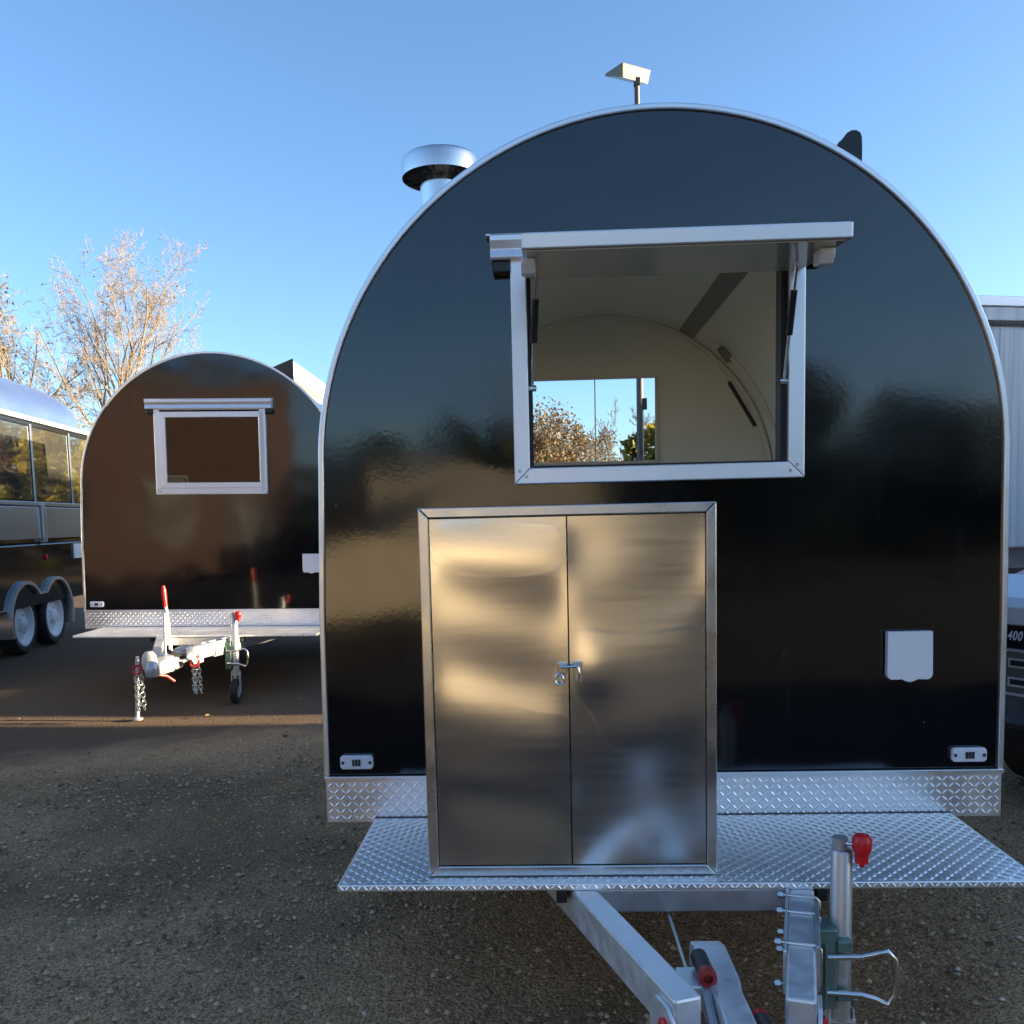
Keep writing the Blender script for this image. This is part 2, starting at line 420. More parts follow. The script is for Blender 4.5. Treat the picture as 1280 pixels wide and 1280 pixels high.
def wheel(parent, c, r, w, rim_r, side=1, rim_mat=None, n=32):
    """tyre with dished rim; side = outward direction along x"""
    x = c[0]
    t = MB(); hw = w / 2
    t.lathe([(rim_r * .98, -hw * .8), (rim_r * 1.08, -hw), (r * .9, -hw), (r * .985, -hw * .72), (r, -hw * .4), (r, hw * .4), (r * .985, hw * .72), (r * .9, hw), (rim_r * 1.08, hw), (rim_r * .98, hw * .8), (rim_r * .98, -hw * .8)], c, 'X', n)
    wh = t.build('wheel', MT['tyre'], parent, smooth=40)
    m = MB(); s = side
    m.lathe([(rim_r * 1.03, s * hw * .95), (rim_r * .95, s * hw * .98), (rim_r * .88, s * hw * .6), (rim_r * .80, s * hw * .35), (rim_r * .55, s * hw * .55), (rim_r * .30, s * hw * .60), (rim_r * .28, s * hw * .95), (rim_r * .22, s * hw * 1.05), (.001, s * hw * 1.05)], c, 'X', n)
    m.build('rim', rim_mat or MT['white'], wh, smooth=35)
    for k in range(5):
        a = k * 2 * math.pi / 5
        b = MB(); b.lathe([(.012, s * hw * .5), (.012, s * hw * .72), (.001, s * hw * .74)], (c[0], c[1] + rim_r * .42 * math.cos(a), c[2] + rim_r * .42 * math.sin(a)), 'X', 6)
        b.build('wheel_nut', MT['zinc'], wh)
    return wh

def rail_frame(parent, name, x0, x1, z0, z1, w, ya, yb, m, bevel=.003):
    """four mitred rails round a rectangle"""
    o = [(x0, z0), (x1, z0), (x1, z1), (x0, z1)]; i = [(x0 + w, z0 + w), (x1 - w, z0 + w), (x1 - w, z1 - w), (x0 + w, z1 - w)]
    g = .0006
    for k in range(4):
        l = (k + 1) % 4
        q = [Vector((*o[k], 0)), Vector((*o[l], 0)), Vector((*i[l], 0)), Vector((*i[k], 0))]
        d = (q[1] - q[0]).normalized() * g
        q = [q[0] + d, q[1] - d, q[2] - d, q[3] + d]
        MB().prism([(p.x, p.y) for p in q], ya, yb).build(name, m, parent, bevel=bevel)

def sash(parent, name, x0, x1, ztop, zbot, th, w, label=None):
    """glazed top-hung sash, modelled about its hinge line (local origin = hinge)"""
    h = ztop - zbot
    pane = MB().box(x0 + w - .006, x1 - w + .006, -th * .55, -th * .40, -h + w - .006, -w + .006).build(name, MT['tint'], parent, loc=(0, 0, 0))
    return pane, h

def food_trailer(root, opened, main):
    """local frame: x right, y back from the front panel, z up from the ground"""
    # ---- body
    win = [(-.372, 1.475), (.372, 1.475), (.372, 2.075), (-.372, 2.075)]
    MB().prism(profile(RAD - .009), 0, .03, hole=win).build('front_panel', MT['black'], root)
    # aluminium edge trim round the front
    t = MB(); A = profile(RAD + .004, ZB); B = profile(RAD - .012, ZB)
    n = len(A); V = []
    for y in (-.010, .045):
        V += [(p[0], y, p[1]) for p in A] + [(p[0], y, p[1]) for p in B]
    F = []
    for i in range(n - 1):
        j = i + 1
        F += [(i, j, n + j, n + i), (2 * n + i, 3 * n + i, 3 * n + j, 2 * n + j), (i, 2 * n + i, 2 * n + j, j), (n + i, n + j, 3 * n + j, 3 * n + i)]
    F += [(0, n, 3 * n, 2 * n), (n - 1, 3 * n - 1, 4 * n - 1, 2 * n - 1)]
    t.add(V, F); t.build('edge_trim', MT['alu'], root, smooth=30, bevel=.003)
    # outer shell and cream lining
    def shell(name, ro, ri, y0, y1, m):
        if main:   # unseen unglazed opening added in the left flank to light the interior
            O = profile(ro); I = profile(ri); k = len(O); ys = [y0, .30, 2.25, y1]
            V = [(p[0], y, p[1]) for y in ys for p in O] + [(p[0], y, p[1]) for y in ys for p in I]
            Q = lambda j, i: j * k + i
            cut = lambda j, i: j == 1 and 1 <= i <= 19
            F = []
            for j in range(3):
                for i in range(k - 1):
                    if cut(j, i): continue
                    F += [(Q(j, i), Q(j, i + 1), Q(j + 1, i + 1), Q(j + 1, i)), (Q(4 + j, i), Q(5 + j, i), Q(5 + j, i + 1), Q(4 + j, i + 1))]
            for i in range(k - 1):
                F += [(Q(0, i), Q(4, i), Q(4, i + 1), Q(0, i + 1)), (Q(3, i), Q(3, i + 1), Q(7, i + 1), Q(7, i))]
                if cut(1, i): F += [(Q(1, i), Q(1, i + 1), Q(5, i + 1), Q(5, i)), (Q(2, i), Q(6, i), Q(6, i + 1), Q(2, i + 1))]
            for i in (1, 20): F.append((Q(1, i), Q(5, i), Q(6, i), Q(2, i)))
            for j in range(3):
                for i in (0, k - 1): F.append((Q(j, i), Q(j + 1, i), Q(5 + j, i), Q(4 + j, i)))
            return MB().add(V, F).build(name, m, root, smooth=30)
        O = profile(ro); I = profile(ri); k = len(O); s = MB()
        V = [(p[0], y, p[1]) for y in (y0, y1) for p in O] + [(p[0], y, p[1]) for y in (y0, y1) for p in I]
        F = []
        for i in range(k - 1):
            F += [(i, i + 1, k + i + 1, k + i), (2 * k + i, 3 * k + i, 3 * k + i + 1, 2 * k + i + 1), (i, 2 * k + i, 2 * k + i + 1, i + 1), (k + i, k + i + 1, 3 * k + i + 1, 3 * k + i)]
        F += [(0, k, 3 * k, 2 * k), (k - 1, 3 * k - 1, 4 * k - 1, 2 * k - 1)]
        return s.add(V, F).build(name, m, root, smooth=30)
    shell('body_shell', .996, .980, .031, LEN, MT['black'])
    shell('lining', .978, .966, .034, LEN - .035, MT['cream'])
    MB().prism(profile(.964), .032, .040, hole=win).build('front_lining', MT['cream'], root)
    MB().box(-.96, .96, .045, LEN - .03, ZB - .02, ZB + .03).build('floor', MT['floor_in'], root)
    rw = [(-.56, 1.643), (.308, 1.643), (.308, 2.107), (-.56, 2.107)]  # left part, out of view, widened to let in more light
    if not main: rw = None
    MB().prism(profile(RAD - .012), LEN - .028, LEN, hole=rw).build('rear_panel', MT['black'], root)
    rl = MB().prism(profile(.965), LEN - .040, LEN - .030, hole=rw).build('rear_lining', MT['cream'], root)
    if main:
        wf = MB().box(-.556, .304, LEN - .018, LEN - .012, 1.647, 2.103).build('rear_window', MT['clear'], root)
        rail_frame(wf, 'frame_rail', -.568, .314, 1.635, 2.115, .014, LEN - .052, LEN - .041, MT['cream_dark'], bevel=.002)
        MB().box(-.034, -.028, LEN - .022, LEN - .010, 1.645, 2.105).build('mullion', MT['alu_frame'], wf)
        # mouldings inside
        arc = [(.945 * math.cos(a), LEN - .052, ZC + .945 * math.sin(a)) for a in np.linspace(0, math.pi, 49)]
        MB().tube([(.945, LEN - .052, .65)] + arc + [(-.945, LEN - .052, .65)], .013, 8).build('corner_moulding', MT['cream_dark'], root, smooth=40)
        arc = [(.952 * math.cos(a), LEN - .26, ZC + .952 * math.sin(a)) for a in np.linspace(R(-5), R(52), 24)]
        hr = MB().tube(arc, .011, 8).build('hatch_rail', MT['cream_dark'], root, smooth=40)
        a = R(49); MB().bar((.95 * math.cos(a), LEN - .285, ZC + .95 * math.sin(a)), (.95 * math.cos(R(44)), LEN - .23, ZC + .95 * math.sin(R(44))), .05, .03).build('rail_bracket', MT['lining_brown'], hr)
        # gas strut of the side hatch
        a, b = Vector((.60, LEN - .24, 2.155)), Vector((.80, LEN - .28, 1.80))
        gs = MB().tube([a.lerp(b, .33), b], .011, 10).build('hatch_strut', MT['blackpl'], root, smooth=40)
        MB().tube([a, a.lerp(b, .34)], .005, 8).build('strut_rod', MT['zinc'], gs, smooth=40)
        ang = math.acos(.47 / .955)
        MB().box(-.045, .045, .25, LEN - .09, -.006, .006, Matrix.Translation((.47, 0, ZC + .955 * math.sin(ang))) @ Matrix.Rotation(math.pi / 2 - ang, 4, 'Y')).build('ceiling_shade_joint_strip', MT['lining_brown'], root, bevel=.002)  # brown strip paints the dark shade of a ceiling gap
        ang = math.acos(.02 / .957)
        MB().box(-.014, .014, .25, LEN - .09, -.005, .005, Matrix.Translation((.02, 0, ZC + .957 * math.sin(ang))) @ Matrix.Rotation(math.pi / 2 - ang, 4, 'Y')).build('ceiling_shade_joint_strip', MT['cream_dark'], root, bevel=.002)
        MB().box(.905, .955, .3, 2.2, .615, 1.42).build('side_counter', MT['cream'], root, bevel=.004)
    # ---- front window
    wf = MB().prism([(-.371, 1.476), (.371, 1.476), (.371, 2.074), (-.371, 2.074)], -.012, .045, hole=[(-.352, 1.494), (.352, 1.494), (.352, 2.056), (-.352, 2.056)]).build('window_frame', MT['rubber'], root)
    rail_frame(wf, 'frame_rail', -.408, .415, 1.443, 2.105, .045, -.034, -.001, MT['alu_frame'])
    for sx in (-1, 1):
        for (dx, dz) in ((.018, .036), (.037, .020)):
            MB().lathe([(.0045, -.0365), (.0045, -.0345), (.001, -.0368)][::-1], (sx * .411 - sx * dx, 0, 1.443 + dz), 'Y', 8).build('screw', MT['zinc'], wf)
    # drip rail over the hinge
    prof = [(-.002, 2.066), (-.052, 2.066), (-.056, 2.072), (-.048, 2.094), (-.058, 2.116), (-.058, 2.130), (-.050, 2.135), (-.002, 2.137)]
    dr = MB().prism(prof, -.462, .466, axis='X').build('drip_rail', MT['alu_frame'], root, bevel=.002)
    MB().box(-.474, .474, -.030, -.002, 2.1375, 2.1415).build('rail_lip', MT['alu_frame'], dr)
    for x0 in (-.457, .416):
        MB().box(x0, x0 + .050, -.040, -.002, 2.033, 2.0655).build('end_block', MT['blackpl'], dr, bevel=.004)
    # glazed sash, hung from the rail
    th, w, h = .036, .042, (.415 if opened else .560)
    s = MB().box(-.345, .357, -th * .6, -th * .45, -h + w - .006, -w + .006).build('sash', MT['reflection_grey'] if opened else MT['tint'], root)
    s.location = (0, -.040, 2.068)
    rail_frame(s, 'sash_rail', -.366, .404, -h, 0, w, -th, 0, MT['alu_frame'])
    if opened: MB().box(-.354, .392, .0008, .004, -h + .012, -.004).build('inner_sheet', MT['reflection_grey'], s)  # grey sheet painted like the reflection under the raised glass
    if opened:
        s.location = (0, -.036, 2.016); s.rotation_euler = (R(-84.5), 0, 0)
        for sx, xx in ((-1, -.352), (1, .372)):
            br = MB().prism([(.0045, -.27), (.040, -.27), (.040, -.315), (.018, -.335), (.0045, -.335)], xx - .018, xx + .018, axis='X').build('stay_bracket', MT['white'], s, bevel=.004)
            # gas struts from frame to sash
            a = Vector((sx * .357 + .004, -.012, 1.715)); b = Vector((sx * .345 + .012, -.150, 1.995))
            gs = MB().tube([a.lerp(b, .42), a.lerp(b, .80)], .0095, 10).build('gas_strut', MT['blackpl'], root, smooth=40)
            MB().tube([a, a.lerp(b, .43)], .0045, 8).build('strut_rod', MT['zinc'], gs, smooth=40)
            MB().tube([a.lerp(b, .79), b], .0045, 8).build('strut_rod', MT['zinc'], gs, smooth=40)
            MB().lathe([(.009, -.012), (.009, .012), (.001, .013)], a, 'X', 10).build('ball_stud', MT['zinc'], gs, smooth=40)
    else:
        s.location = (0, .002, 2.048)
    # ---- white socket flap, marker lamps
    pts = [(.657, .995), (.785, .995), (.787, .870), (.783, .860), (.774, .855), (.745, .856), (.735, .851), (.722, .8475), (.709, .851), (.699, .856), (.670, .855), (.661, .860), (.657, .870)]
    sc = MB().prism(pts, -.028, -.008).build('socket_flap', MT['white'], root, bevel=.003)
    MB().box(.662, .782, -.0075, -.001, .862, .989).build('socket_base', MT['white'], sc)
    for sx in (-1, 1):
        cx, cz = sx * .902, .627
        lp = MB().prism([(cx - .050, cz - .014), (cx - .044, cz - .021), (cx + .044, cz - .021), (cx + .050, cz - .014), (cx + .050, cz + .014), (cx + .044, cz + .021), (cx - .044, cz + .021), (cx - .050, cz + .014)], -.018, -.001).build('marker_lamp', MT['lens'], root, bevel=.004)
        for k in (-1, 0, 1):
            MB().box(cx + k * .009 - .0035, cx + k * .009 + .0035, -.0205, -.0182, cz - .010, cz + .010).build('led_window', MT['led'], lp)
        for k in (-1, 1):
            MB().lathe([(.001, -.0205), (.005, -.0200), (.005, -.0182)], (cx + k * .041, 0, cz), 'Y', 8).build('screw', MT['led'], lp)
    # ---- checker plate kick board and drawbar deck
    kp = MB().box(-1.0, 1.0, -.008, .03, .440, .580).build('kick_plate', MT['tread'], root, bevel=.002)
    k = MB(); lugs(k, -.995, .995, .445, .566, lambda u, v, h: (u, -.008 - h, v)); tag(k.build('tread_pattern', MT['tread'], kp, fix=False), kind='stuff')
    MB().box(-1.002, 1.002, -.016, -.0085, .570, .5835).build('lip_strip', MT['alu'], kp, bevel=.002)
    dk = MB().box(-.853, .853, -.507, -.010, .437, .4546).build('drawbar_deck', MT['tread'], root, bevel=.003)
    k = MB(); lugs(k, -.846, .846, -.500, -.016, lambda u, v, h: (u, v, .4546 + h), skip=lambda u, v: -.63 < u < .086 and v > -.465)
    lugs(k, -.850, .850, .4385, .4535, lambda u, v, h: (u, -.507 - h, v), ln=.0085, w=.0028, pitch=.0149)
    tag(k.build('tread_pattern', MT['tread'], dk, fix=False), kind='stuff')
    MB().box(-.853, .853, -.0155, -.0092, .4548, .4575).build('seam_strip', MT['led'], dk)
    if main: cabinet(root)
    # ---- chassis
    for sx in (-1, 1):
        MB().box(sx * .45 - .03, sx * .45 + .03, .05, LEN - .05, .46, .56).build('chassis_rail', MT['galv'], root, bevel=.004)
        MB().box(sx * .985 - .012, sx * .985 + .012, .032, LEN, .44, .5815).build('side_skirt', MT['tread'], root, bevel=.002)
    MB().box(-1.0, 1.0, LEN + .001, LEN + .02, .44, .58).build('rear_skirt', MT['tread'], root, bevel=.002)
    MB().tube([(-.8, 1.4, .33), (.8, 1.4, .33)], .035, 12).build('axle', MT['galv_dark'], root, smooth=40)
    for sx in (-1, 1):
        MB().bar((sx * .45, 1.4, .34), (sx * .45, 1.4, .47), .06, .12, up=(0, 1, 0)).build('axle_mount', MT['galv_dark'], root)
        wheel(root, (sx * .83, 1.4, .285), .285, .17, .18, sx)
    drawbar(root, main)

def cabinet(root):
    x0, x1, y0, y1, z0, z1 = -.629, .0845, -.4635, -.010, .4575, 1.3745
    cb = MB()
    cb.box(x0, x0 + .004, y0 + .005, y1, z0, z1); cb.box(x1 - .004, x1, y0 + .005, y1, z0, z1)
    cb.box(x0 + .0045, x1 - .0045, y0 + .005, y1, z1 - .004, z1 - .0005); cb.box(x0 + .0045, x1 - .0045, y1 - .004, y1 - .0005, z0, z1 - .0045)
    cb = cb.build('cabinet', MT['steel_frame'], root)
    rail_frame(cb, 'frame_rail', x0 - .001, x1 + .001, z0, z1 + .001, .0245, y0, y0 + .03, MT['steel_frame'], bevel=.0025)
    xm = -.2715
    for a, b, sd in ((x0 + .0255, xm - .0018, 0), (xm + .0018, x1 - .0255, 1)):
        nx, nz = 26, 60; za, zb = z0 + .0265, z1 - .0265; V = []; F = []
        for j in range(nz + 1):
            for i in range(nx + 1):
                u, v = i / nx, j / nz
                e = (1 - abs(2 * u - 1) ** 6) * (1 - abs(2 * v - 1) ** 5)
                if sd == 0:
                    d = .0042 * math.sin(v * 9.0 - 1.54 + .55 * math.sin(u * 3.0 - .4)) + .0009 * math.sin(v * 27 + u * 2.6 + 1.2) + .0014 * math.sin(u * 3.4 + v * 2)
                else:
                    d = .0038 * math.sin(v * 9.0 - 3.9 + .9 * math.sin(u * 3.1)) + .0008 * math.sin(v * 25 - u * 2.5) + .0025 * math.exp(-((u - .15) / .2) ** 2 - ((v - .56) / .06) ** 2) + .001 * math.sin(u * 4)
                V.append((a + (b - a) * u, y0 + .0075 - d * e * .9, za + (zb - za) * v))
        for j in range(nz):
            for i in range(nx):
                q = j * (nx + 1) + i; F.append((q, q + 1, q + nx + 2, q + nx + 1))
        o = fast_mesh('door', V, F, MT['steel'], cb, smooth=True)
        MB().box(a, b, y0 + .014, y0 + .022, za, zb).build('door_back', MT['steel_frame'], o)
    # over-centre latch across the two doors
    zl = .972
    la = MB().box(-.300, -.278, y0 - .006, y0 + .006, zl - .004, zl + .020).build('latch', MT['zinc'], cb, bevel=.002)
    MB().box(-.262, -.240, y0 - .006, y0 + .006, zl - .026, zl + .024).build('latch_plate', MT['zinc'], la, bevel=.002)
    MB().tube([(-.292, y0 - .010, zl + .012), (-.247, y0 - .010, zl + .014)], .004, 8).build('latch_bar', MT['zinc'], la, smooth=40)
    MB().tube([(-.296 + .010 * math.cos(t), y0 - .010, zl - .018 + .013 * math.sin(t)) for t in np.linspace(0, 6.28, 13)[:-1]], .0028, 6, closed=True).build('latch_ring', MT['zinc'], la, smooth=40)
    MB().tube([(-.250, y0 - .012, zl + .012), (-.247, y0 - .016, zl - .005), (-.250, y0 - .012, zl - .020)], .0035, 6).build('latch_hook', MT['zinc'], la, smooth=40)

def chain(mb, p0, p1, n, r=.016, t=.0035, loops=1):
    p0, p1 = Vector(p0), Vector(p1); d = (p1 - p0).normalized(); s = d.cross(Vector((0, 1, .01))).normalized(); q = d.cross(s)
    for i in range(n):
        c = p0.lerp(p1, (i + .5) / n); side = s if i % 2 else q
        mb.tube([c + d * (r * 1.25 * math.cos(a)) + side * (r * .72 * math.sin(a)) for a in np.linspace(0, 2 * math.pi, 11)[:-1]], t, 5, closed=True)

def drawbar(root, main):
    zt = .4365; hb = .085; zc = zt - hb / 2
    la, lb = Vector((-.560, .40, zc)), Vector((-.070, -.995, zc))
    ra, rb = Vector((.560, .40, zc)), Vector((.140, -1.0, zc))
    ra = Vector((.288 + .1457 * 1.8, -.476 + .512 * 1.8, zc)); rb = Vector((.1395, -1.0, zc))
    la = Vector((-.25 - .174 * 1.8, -.485 + .495 * 1.8, zc)); lb = Vector((-.070, -.995, zc))
    ends = []
    for a, b, sx in ((la, lb, -1), (ra, rb, 1)):
        bm_ = MB().bar(a, b, .058, hb).build('drawbar_beam', MT['galv'], root, bevel=.006)
        d = (b - a).normalized(); n = Vector((d.y, -d.x, 0)) * (1 if sx < 0 else -1)
        n = Vector((-abs(n.x), n.y, 0)) if sx < 0 else Vector((abs(n.x), n.y, 0))
        # bolted side plate with red plug
        c = b - d * .035 + n * .034 + Vector((0, 0, -.020))
        Mx = Matrix.Translation(c) @ Matrix((d, n, Vector((0, 0, 1)))).transposed().to_4x4()
        pl = MB(); pl.prism([(-.055, -.045), (.045, -.045), (.060, -.02), (.045, .020), (.020, .042), (-.030, .042), (-.055, .015)], -.004, .004)
        pl.v = [tuple(Mx @ Vector(v)) for v in pl.v]
        plo = pl.build('side_plate', MT['galv'], bm_, bevel=.002)
        pg = MB(); pg.lathe([(.015, .004), (.015, .010), (.010, .014), (.001, .014)], (0.012, 0, .004), 'Y', 14)
        pg.v = [tuple(Mx @ Vector(v)) for v in pg.v]
        pg.build('red_plug', MT['red'], bm_, smooth=40)
    MB().box(-.235, .262, -.500, -.455, .378, .4362).build('cross_member', MT['galv_dark'], root, bevel=.004)
    for x in (-.300, .330):
        MB().box(x - .013, x + .013, -.506, -.46, .405, .4365).build('end_bracket', MT['blackpl'], root, bevel=.002)
    # brake rod
    MB().tube([(-.045, -.30, .385), (-.032, -.80, .352)], .0045, 8).build('brake_rod', MT['zinc'], root, smooth=40)
    # overrun coupling: tapered galvanised casting, then the ball head
    cp = MB()
    secs = [(-.700, .012, .036, .33, .405), (-.735, .016, .037, .32, .412), (-.870, .020, .036, .315, .408), (-.905, .022, .030, .315, .404), (-1.03, .024, .032, .31, .402), (-1.10, .026, .046, .30, .402), (-1.30, .030, .036, .31, .385)]
    V = []
    for (y, cx, hw, z0, z1) in secs: V += [(cx - hw, y, z0), (cx + hw, y, z0), (cx + hw * .96, y, z1), (cx - hw * .96, y, z1)]
    F = [(0, 1, 2, 3)]
    for i in range(len(secs) - 1):
        for k in range(4):
            l = (k + 1) % 4; F.append((i * 4 + k, i * 4 + l, i * 4 + 4 + l, i * 4 + 4 + k))
    e = (len(secs) - 1) * 4; F.append((e + 3, e + 2, e + 1, e))
    cpo = cp.add(V, F).build('coupling', MT['galv'], root, bevel=.006)
    MB().box(-.045, .120, -1.045, -.965, .352, .3625).build('coupling_plate', MT['galv'], cpo, bevel=.003)
    MB().lathe([(.001, .06), (.022, .055), (.040, .03), (.042, 0), (.038, -.035), (.030, -.035), (.001, -.02)], (.030, -1.345, .345), 'Z', 20).build('ball_socket', MT['galv_dark'], cpo, smooth=35)
    MB().tube([(.075, -.955, .372), (.073, -1.05, .395), (.066, -1.15, .43)], .015, 12).build('head_handle', MT['blackpl'], cpo, smooth=40)
    MB().lathe([(.001, .016), (.0155, .012), (.0160, 0), (.0155, -.002)], (.075, -.955, .372), 'Y', 12).build('handle_cap', MT['red'], cpo, smooth=40)
    # parking brake lever
    if main:
        hb_ = MB().box(-.068, -.020, -.88, -.80, .340, .398).build('brake_lever', MT['galv'], root, bevel=.005)
        MB().tube([(-.020, -1.10, .345), (-.018, -.93, .375), (-.016, -.87, .395)], .011, 8).build('lever_bar', MT['galv_dark'], hb_, smooth=40)
        MB().tube([(-.018, -.80, .420), (-.014, -.875, .418)], .0175, 14).build('lever_grip', MT['blackpl'], hb_, smooth=40)
        MB().lathe([(.0185, .012), (.0195, 0), (.0185, -.010), (.010, -.012), (.009, -.002), (.001, -.002)], (-.014, -.880, .418), 'Y', 16).build('grip_ring', MT['red_dark'], hb_, smooth=40)
    else:
        hb_ = MB().box(-.035, .075, -1.06, -.94, .300, .400).build('brake_lever', MT['galv'], root, bevel=.012)
        MB().tube([(.020, -1.00, .38), (.002, -.99, .60), (-.010, -.99, .72)], .011, 8).build('lever_bar', MT['galv'], hb_, smooth=40)
        MB().tube([(-.012, -1.02, .37), (-.016, -1.0, .66)], .008, 8).build('spring_tube', MT['galv_dark'], hb_, smooth=40)
        MB().tube([(-.010, -.99, .70), (-.016, -.99, .80), (-.018, -.99, .835)], [.015, .017, .010], 10).build('lever_grip', MT['red'], hb_, smooth=40)
    # jockey wheel
    jx, jy = .325, -.655
    jw = MB().lathe([(.0235, .20), (.0235, .590), (.021, .594), (.0185, .590), (.0185, .20)], (jx, jy, 0), 'Z', 24).build('jockey_wheel', MT['galv_dark'], root, smooth=35)
    MB().lathe([(.0165, .08), (.0165, .622), (.001, .624)], (jx - .004, jy, 0), 'Z', 20).build('inner_tube', MT['galv_dark'], jw, smooth=35)
    MB().tube([(jx - .004, jy - .004, .610), (jx + .020, jy - .02, .612), (jx + .034, jy - .022, .606)], .005, 8).build('crank', MT['zinc'], jw, smooth=40)
    MB().lathe([(.001, .636), (.016, .634), (.0215, .626), (.0215, .606), (.0175, .594), (.0145, .590), (.0145, .572), (.006, .570), (.005, .562), (.001, .562)], (jx + .036, jy - .024, 0), 'Z', 18).build('crank_knob', MT['red'], jw, smooth=35)
    cl = MB().box(jx - .060, jx - .020, jy - .040, jy + .028, .240, .425).build('clamp', MT['cast_green'], jw, bevel=.004)
    MB().box(jx - .021, jx + .012, jy - .046, jy - .018, .262, .275).build('clamp_lug', MT['cast_green'], cl, bevel=.003)
    MB().box(jx - .021, jx + .012, jy - .046, jy - .018, .375, .400).build('clamp_lug', MT['cast_green'], cl, bevel=.003)
    MB().box(jx - .050, jx - .044, jy - .052, jy - .031, .250, .395).build('clamp_web', MT['cast_green'], cl, bevel=.002)
    MB().tube([(jx - .045, jy - .048, .366), (jx + .030, jy - .050, .368), (jx + .060, jy - .055, .378), (jx + .082, jy - .058, .384), (jx + .098, jy - .06, .368), (jx + .104, jy - .06, .325), (jx + .100, jy - .06, .283), (jx + .085, jy - .058, .262), (jx + .060, jy - .054, .272), (jx + .030, jy - .05, .280), (jx - .045, jy - .045, .283)], .0072, 8).build('clamp_handle', MT['zinc'], jw, smooth=50)
    MB().lathe([(.045, -.022), (.075, -.024), (.085, -.014), (.085, .014), (.075, .024), (.045, .022), (.045, -.022)], (jx, jy - .01, .085), 'X', 24).build('tyre', MT['tyre'], jw, smooth=35)
    MB().lathe([(.001, -.018), (.046, -.018), (.046, .018), (.001, .018)], (jx, jy - .01, .085), 'X', 20).build('hub', MT['galv'], jw, smooth=35)
    for s in (-1, 1): MB().bar((jx + s * .030, jy - .01, .075), (jx + s * .026, jy, .225), .004, .03, up=(0, 1, 0)).build('fork', MT['galv'], jw)
    MB().box(jx - .03, jx + .03, jy - .02, jy + .02, .196, .204).build('fork_bridge', MT['galv'], jw)
    # U-bolts clamping the jockey bracket to the right beam
    d = (rb - ra).normalized(); n = Vector((-d.y, d.x, 0)).normalized()
    if n.x < 0: n = -n
    for t_y in (-.555, -.640, -.79):
        c = ra + d * ((t_y - ra.y) / d.y)
        ub = MB()
        l, r = c - n * .036, c + n * .036; top = Vector((0, 0, hb / 2 + .0035))
        ub.tube([l - n * .019 + top, r + top - n * .004, r + n * .003 + top * .85, r + n * .003 - top * .85, r - top - n * .004, l - n * .019 - top], .004, 8)
        u = ub.build('u_bolt', MT['zinc'], root, smooth=50)
        for zz in (1, -1):
            MB().tube([l - n * .006 + top * zz, l - n * .017 + top * zz], .0095, 6).build('nut', MT['zinc'], u)
    c0 = ra + d * ((-.52 - ra.y) / d.y) - n * .033; c1 = ra + d * ((-.83 - ra.y) / d.y) - n * .033
    MB().bar(c0, c1, .007, .095).build('clamp_plate', MT['galv'], root, bevel=.002)
    c0 = ra + d * ((-.58 - ra.y) / d.y) + n * .033; c1 = ra + d * ((-.80 - ra.y) / d.y) + n * .033
    MB().bar(c0, c1, .010, .10).build('clamp_plate', MT['galv_dark'], root, bevel=.002)

# near trailer
T1 = empty('food_trailer')
tag(T1, 'black arched food trailer with open hatch window and stainless cabinet on its drawbar', 'food trailer')
food_trailer(T1, True, True)
# flue with cap on the roof
fx, fy = -.660, .60
fl = MB().lathe([(.075, 2.18), (.075, 2.50), (.070, 2.50), (.070, 2.18)], (fx, fy, 0), 'Z', 32).build('flue', MT['chrome'], T1, smooth=35)
MB().lathe([(.001, 2.604), (.085, 2.601), (.122, 2.594), (.134, 2.584), (.137, 2.572), (.137, 2.524), (.133, 2.524), (.132, 2.560), (.120, 2.572), (.001, 2.574)], (fx, fy, 0), 'Z', 40).build('flue_cap', MT['chrome'], fl, smooth=35)
for k in range(18):
    a = k * 2 * math.pi / 18
    MB().bar((fx + .076 * math.cos(a), fy + .076 * math.sin(a), 2.549), (fx + .131 * math.cos(a), fy + .131 * math.sin(a), 2.549), .002, .040).build('cap_fin', MT['soot'], fl)
MB().lathe([(.115, 2.20), (.115, 2.262), (.078, 2.300), (.078, 2.20)], (fx + .01, fy, 0), 'Z', 32).build('flashing', MT['alu'], fl, smooth=35)
# black cowl vent
vx, vy = .636, .30
vp = [(-.030, 2.22), (.030, 2.22), (.032, 2.458), (.031, 2.480), (.026, 2.494), (.014, 2.501), (-.002, 2.501), (-.014, 2.495), (-.021, 2.487), (-.024, 2.478), (-.040, 2.468), (-.042, 2.458), (-.030, 2.446)]
vt = MB().prism([(vx + a, b) for a, b in vp], vy - .036, vy + .036).build('roof_vent', MT['blackpl'], T1, bevel=.010, seg=3)
MB().lathe([(.055, 2.2), (.055, 2.285), (.040, 2.300), (.036, 2.2)], (vx, vy, 0), 'Z', 20).build('vent_base', MT['blackpl'], vt, smooth=35)

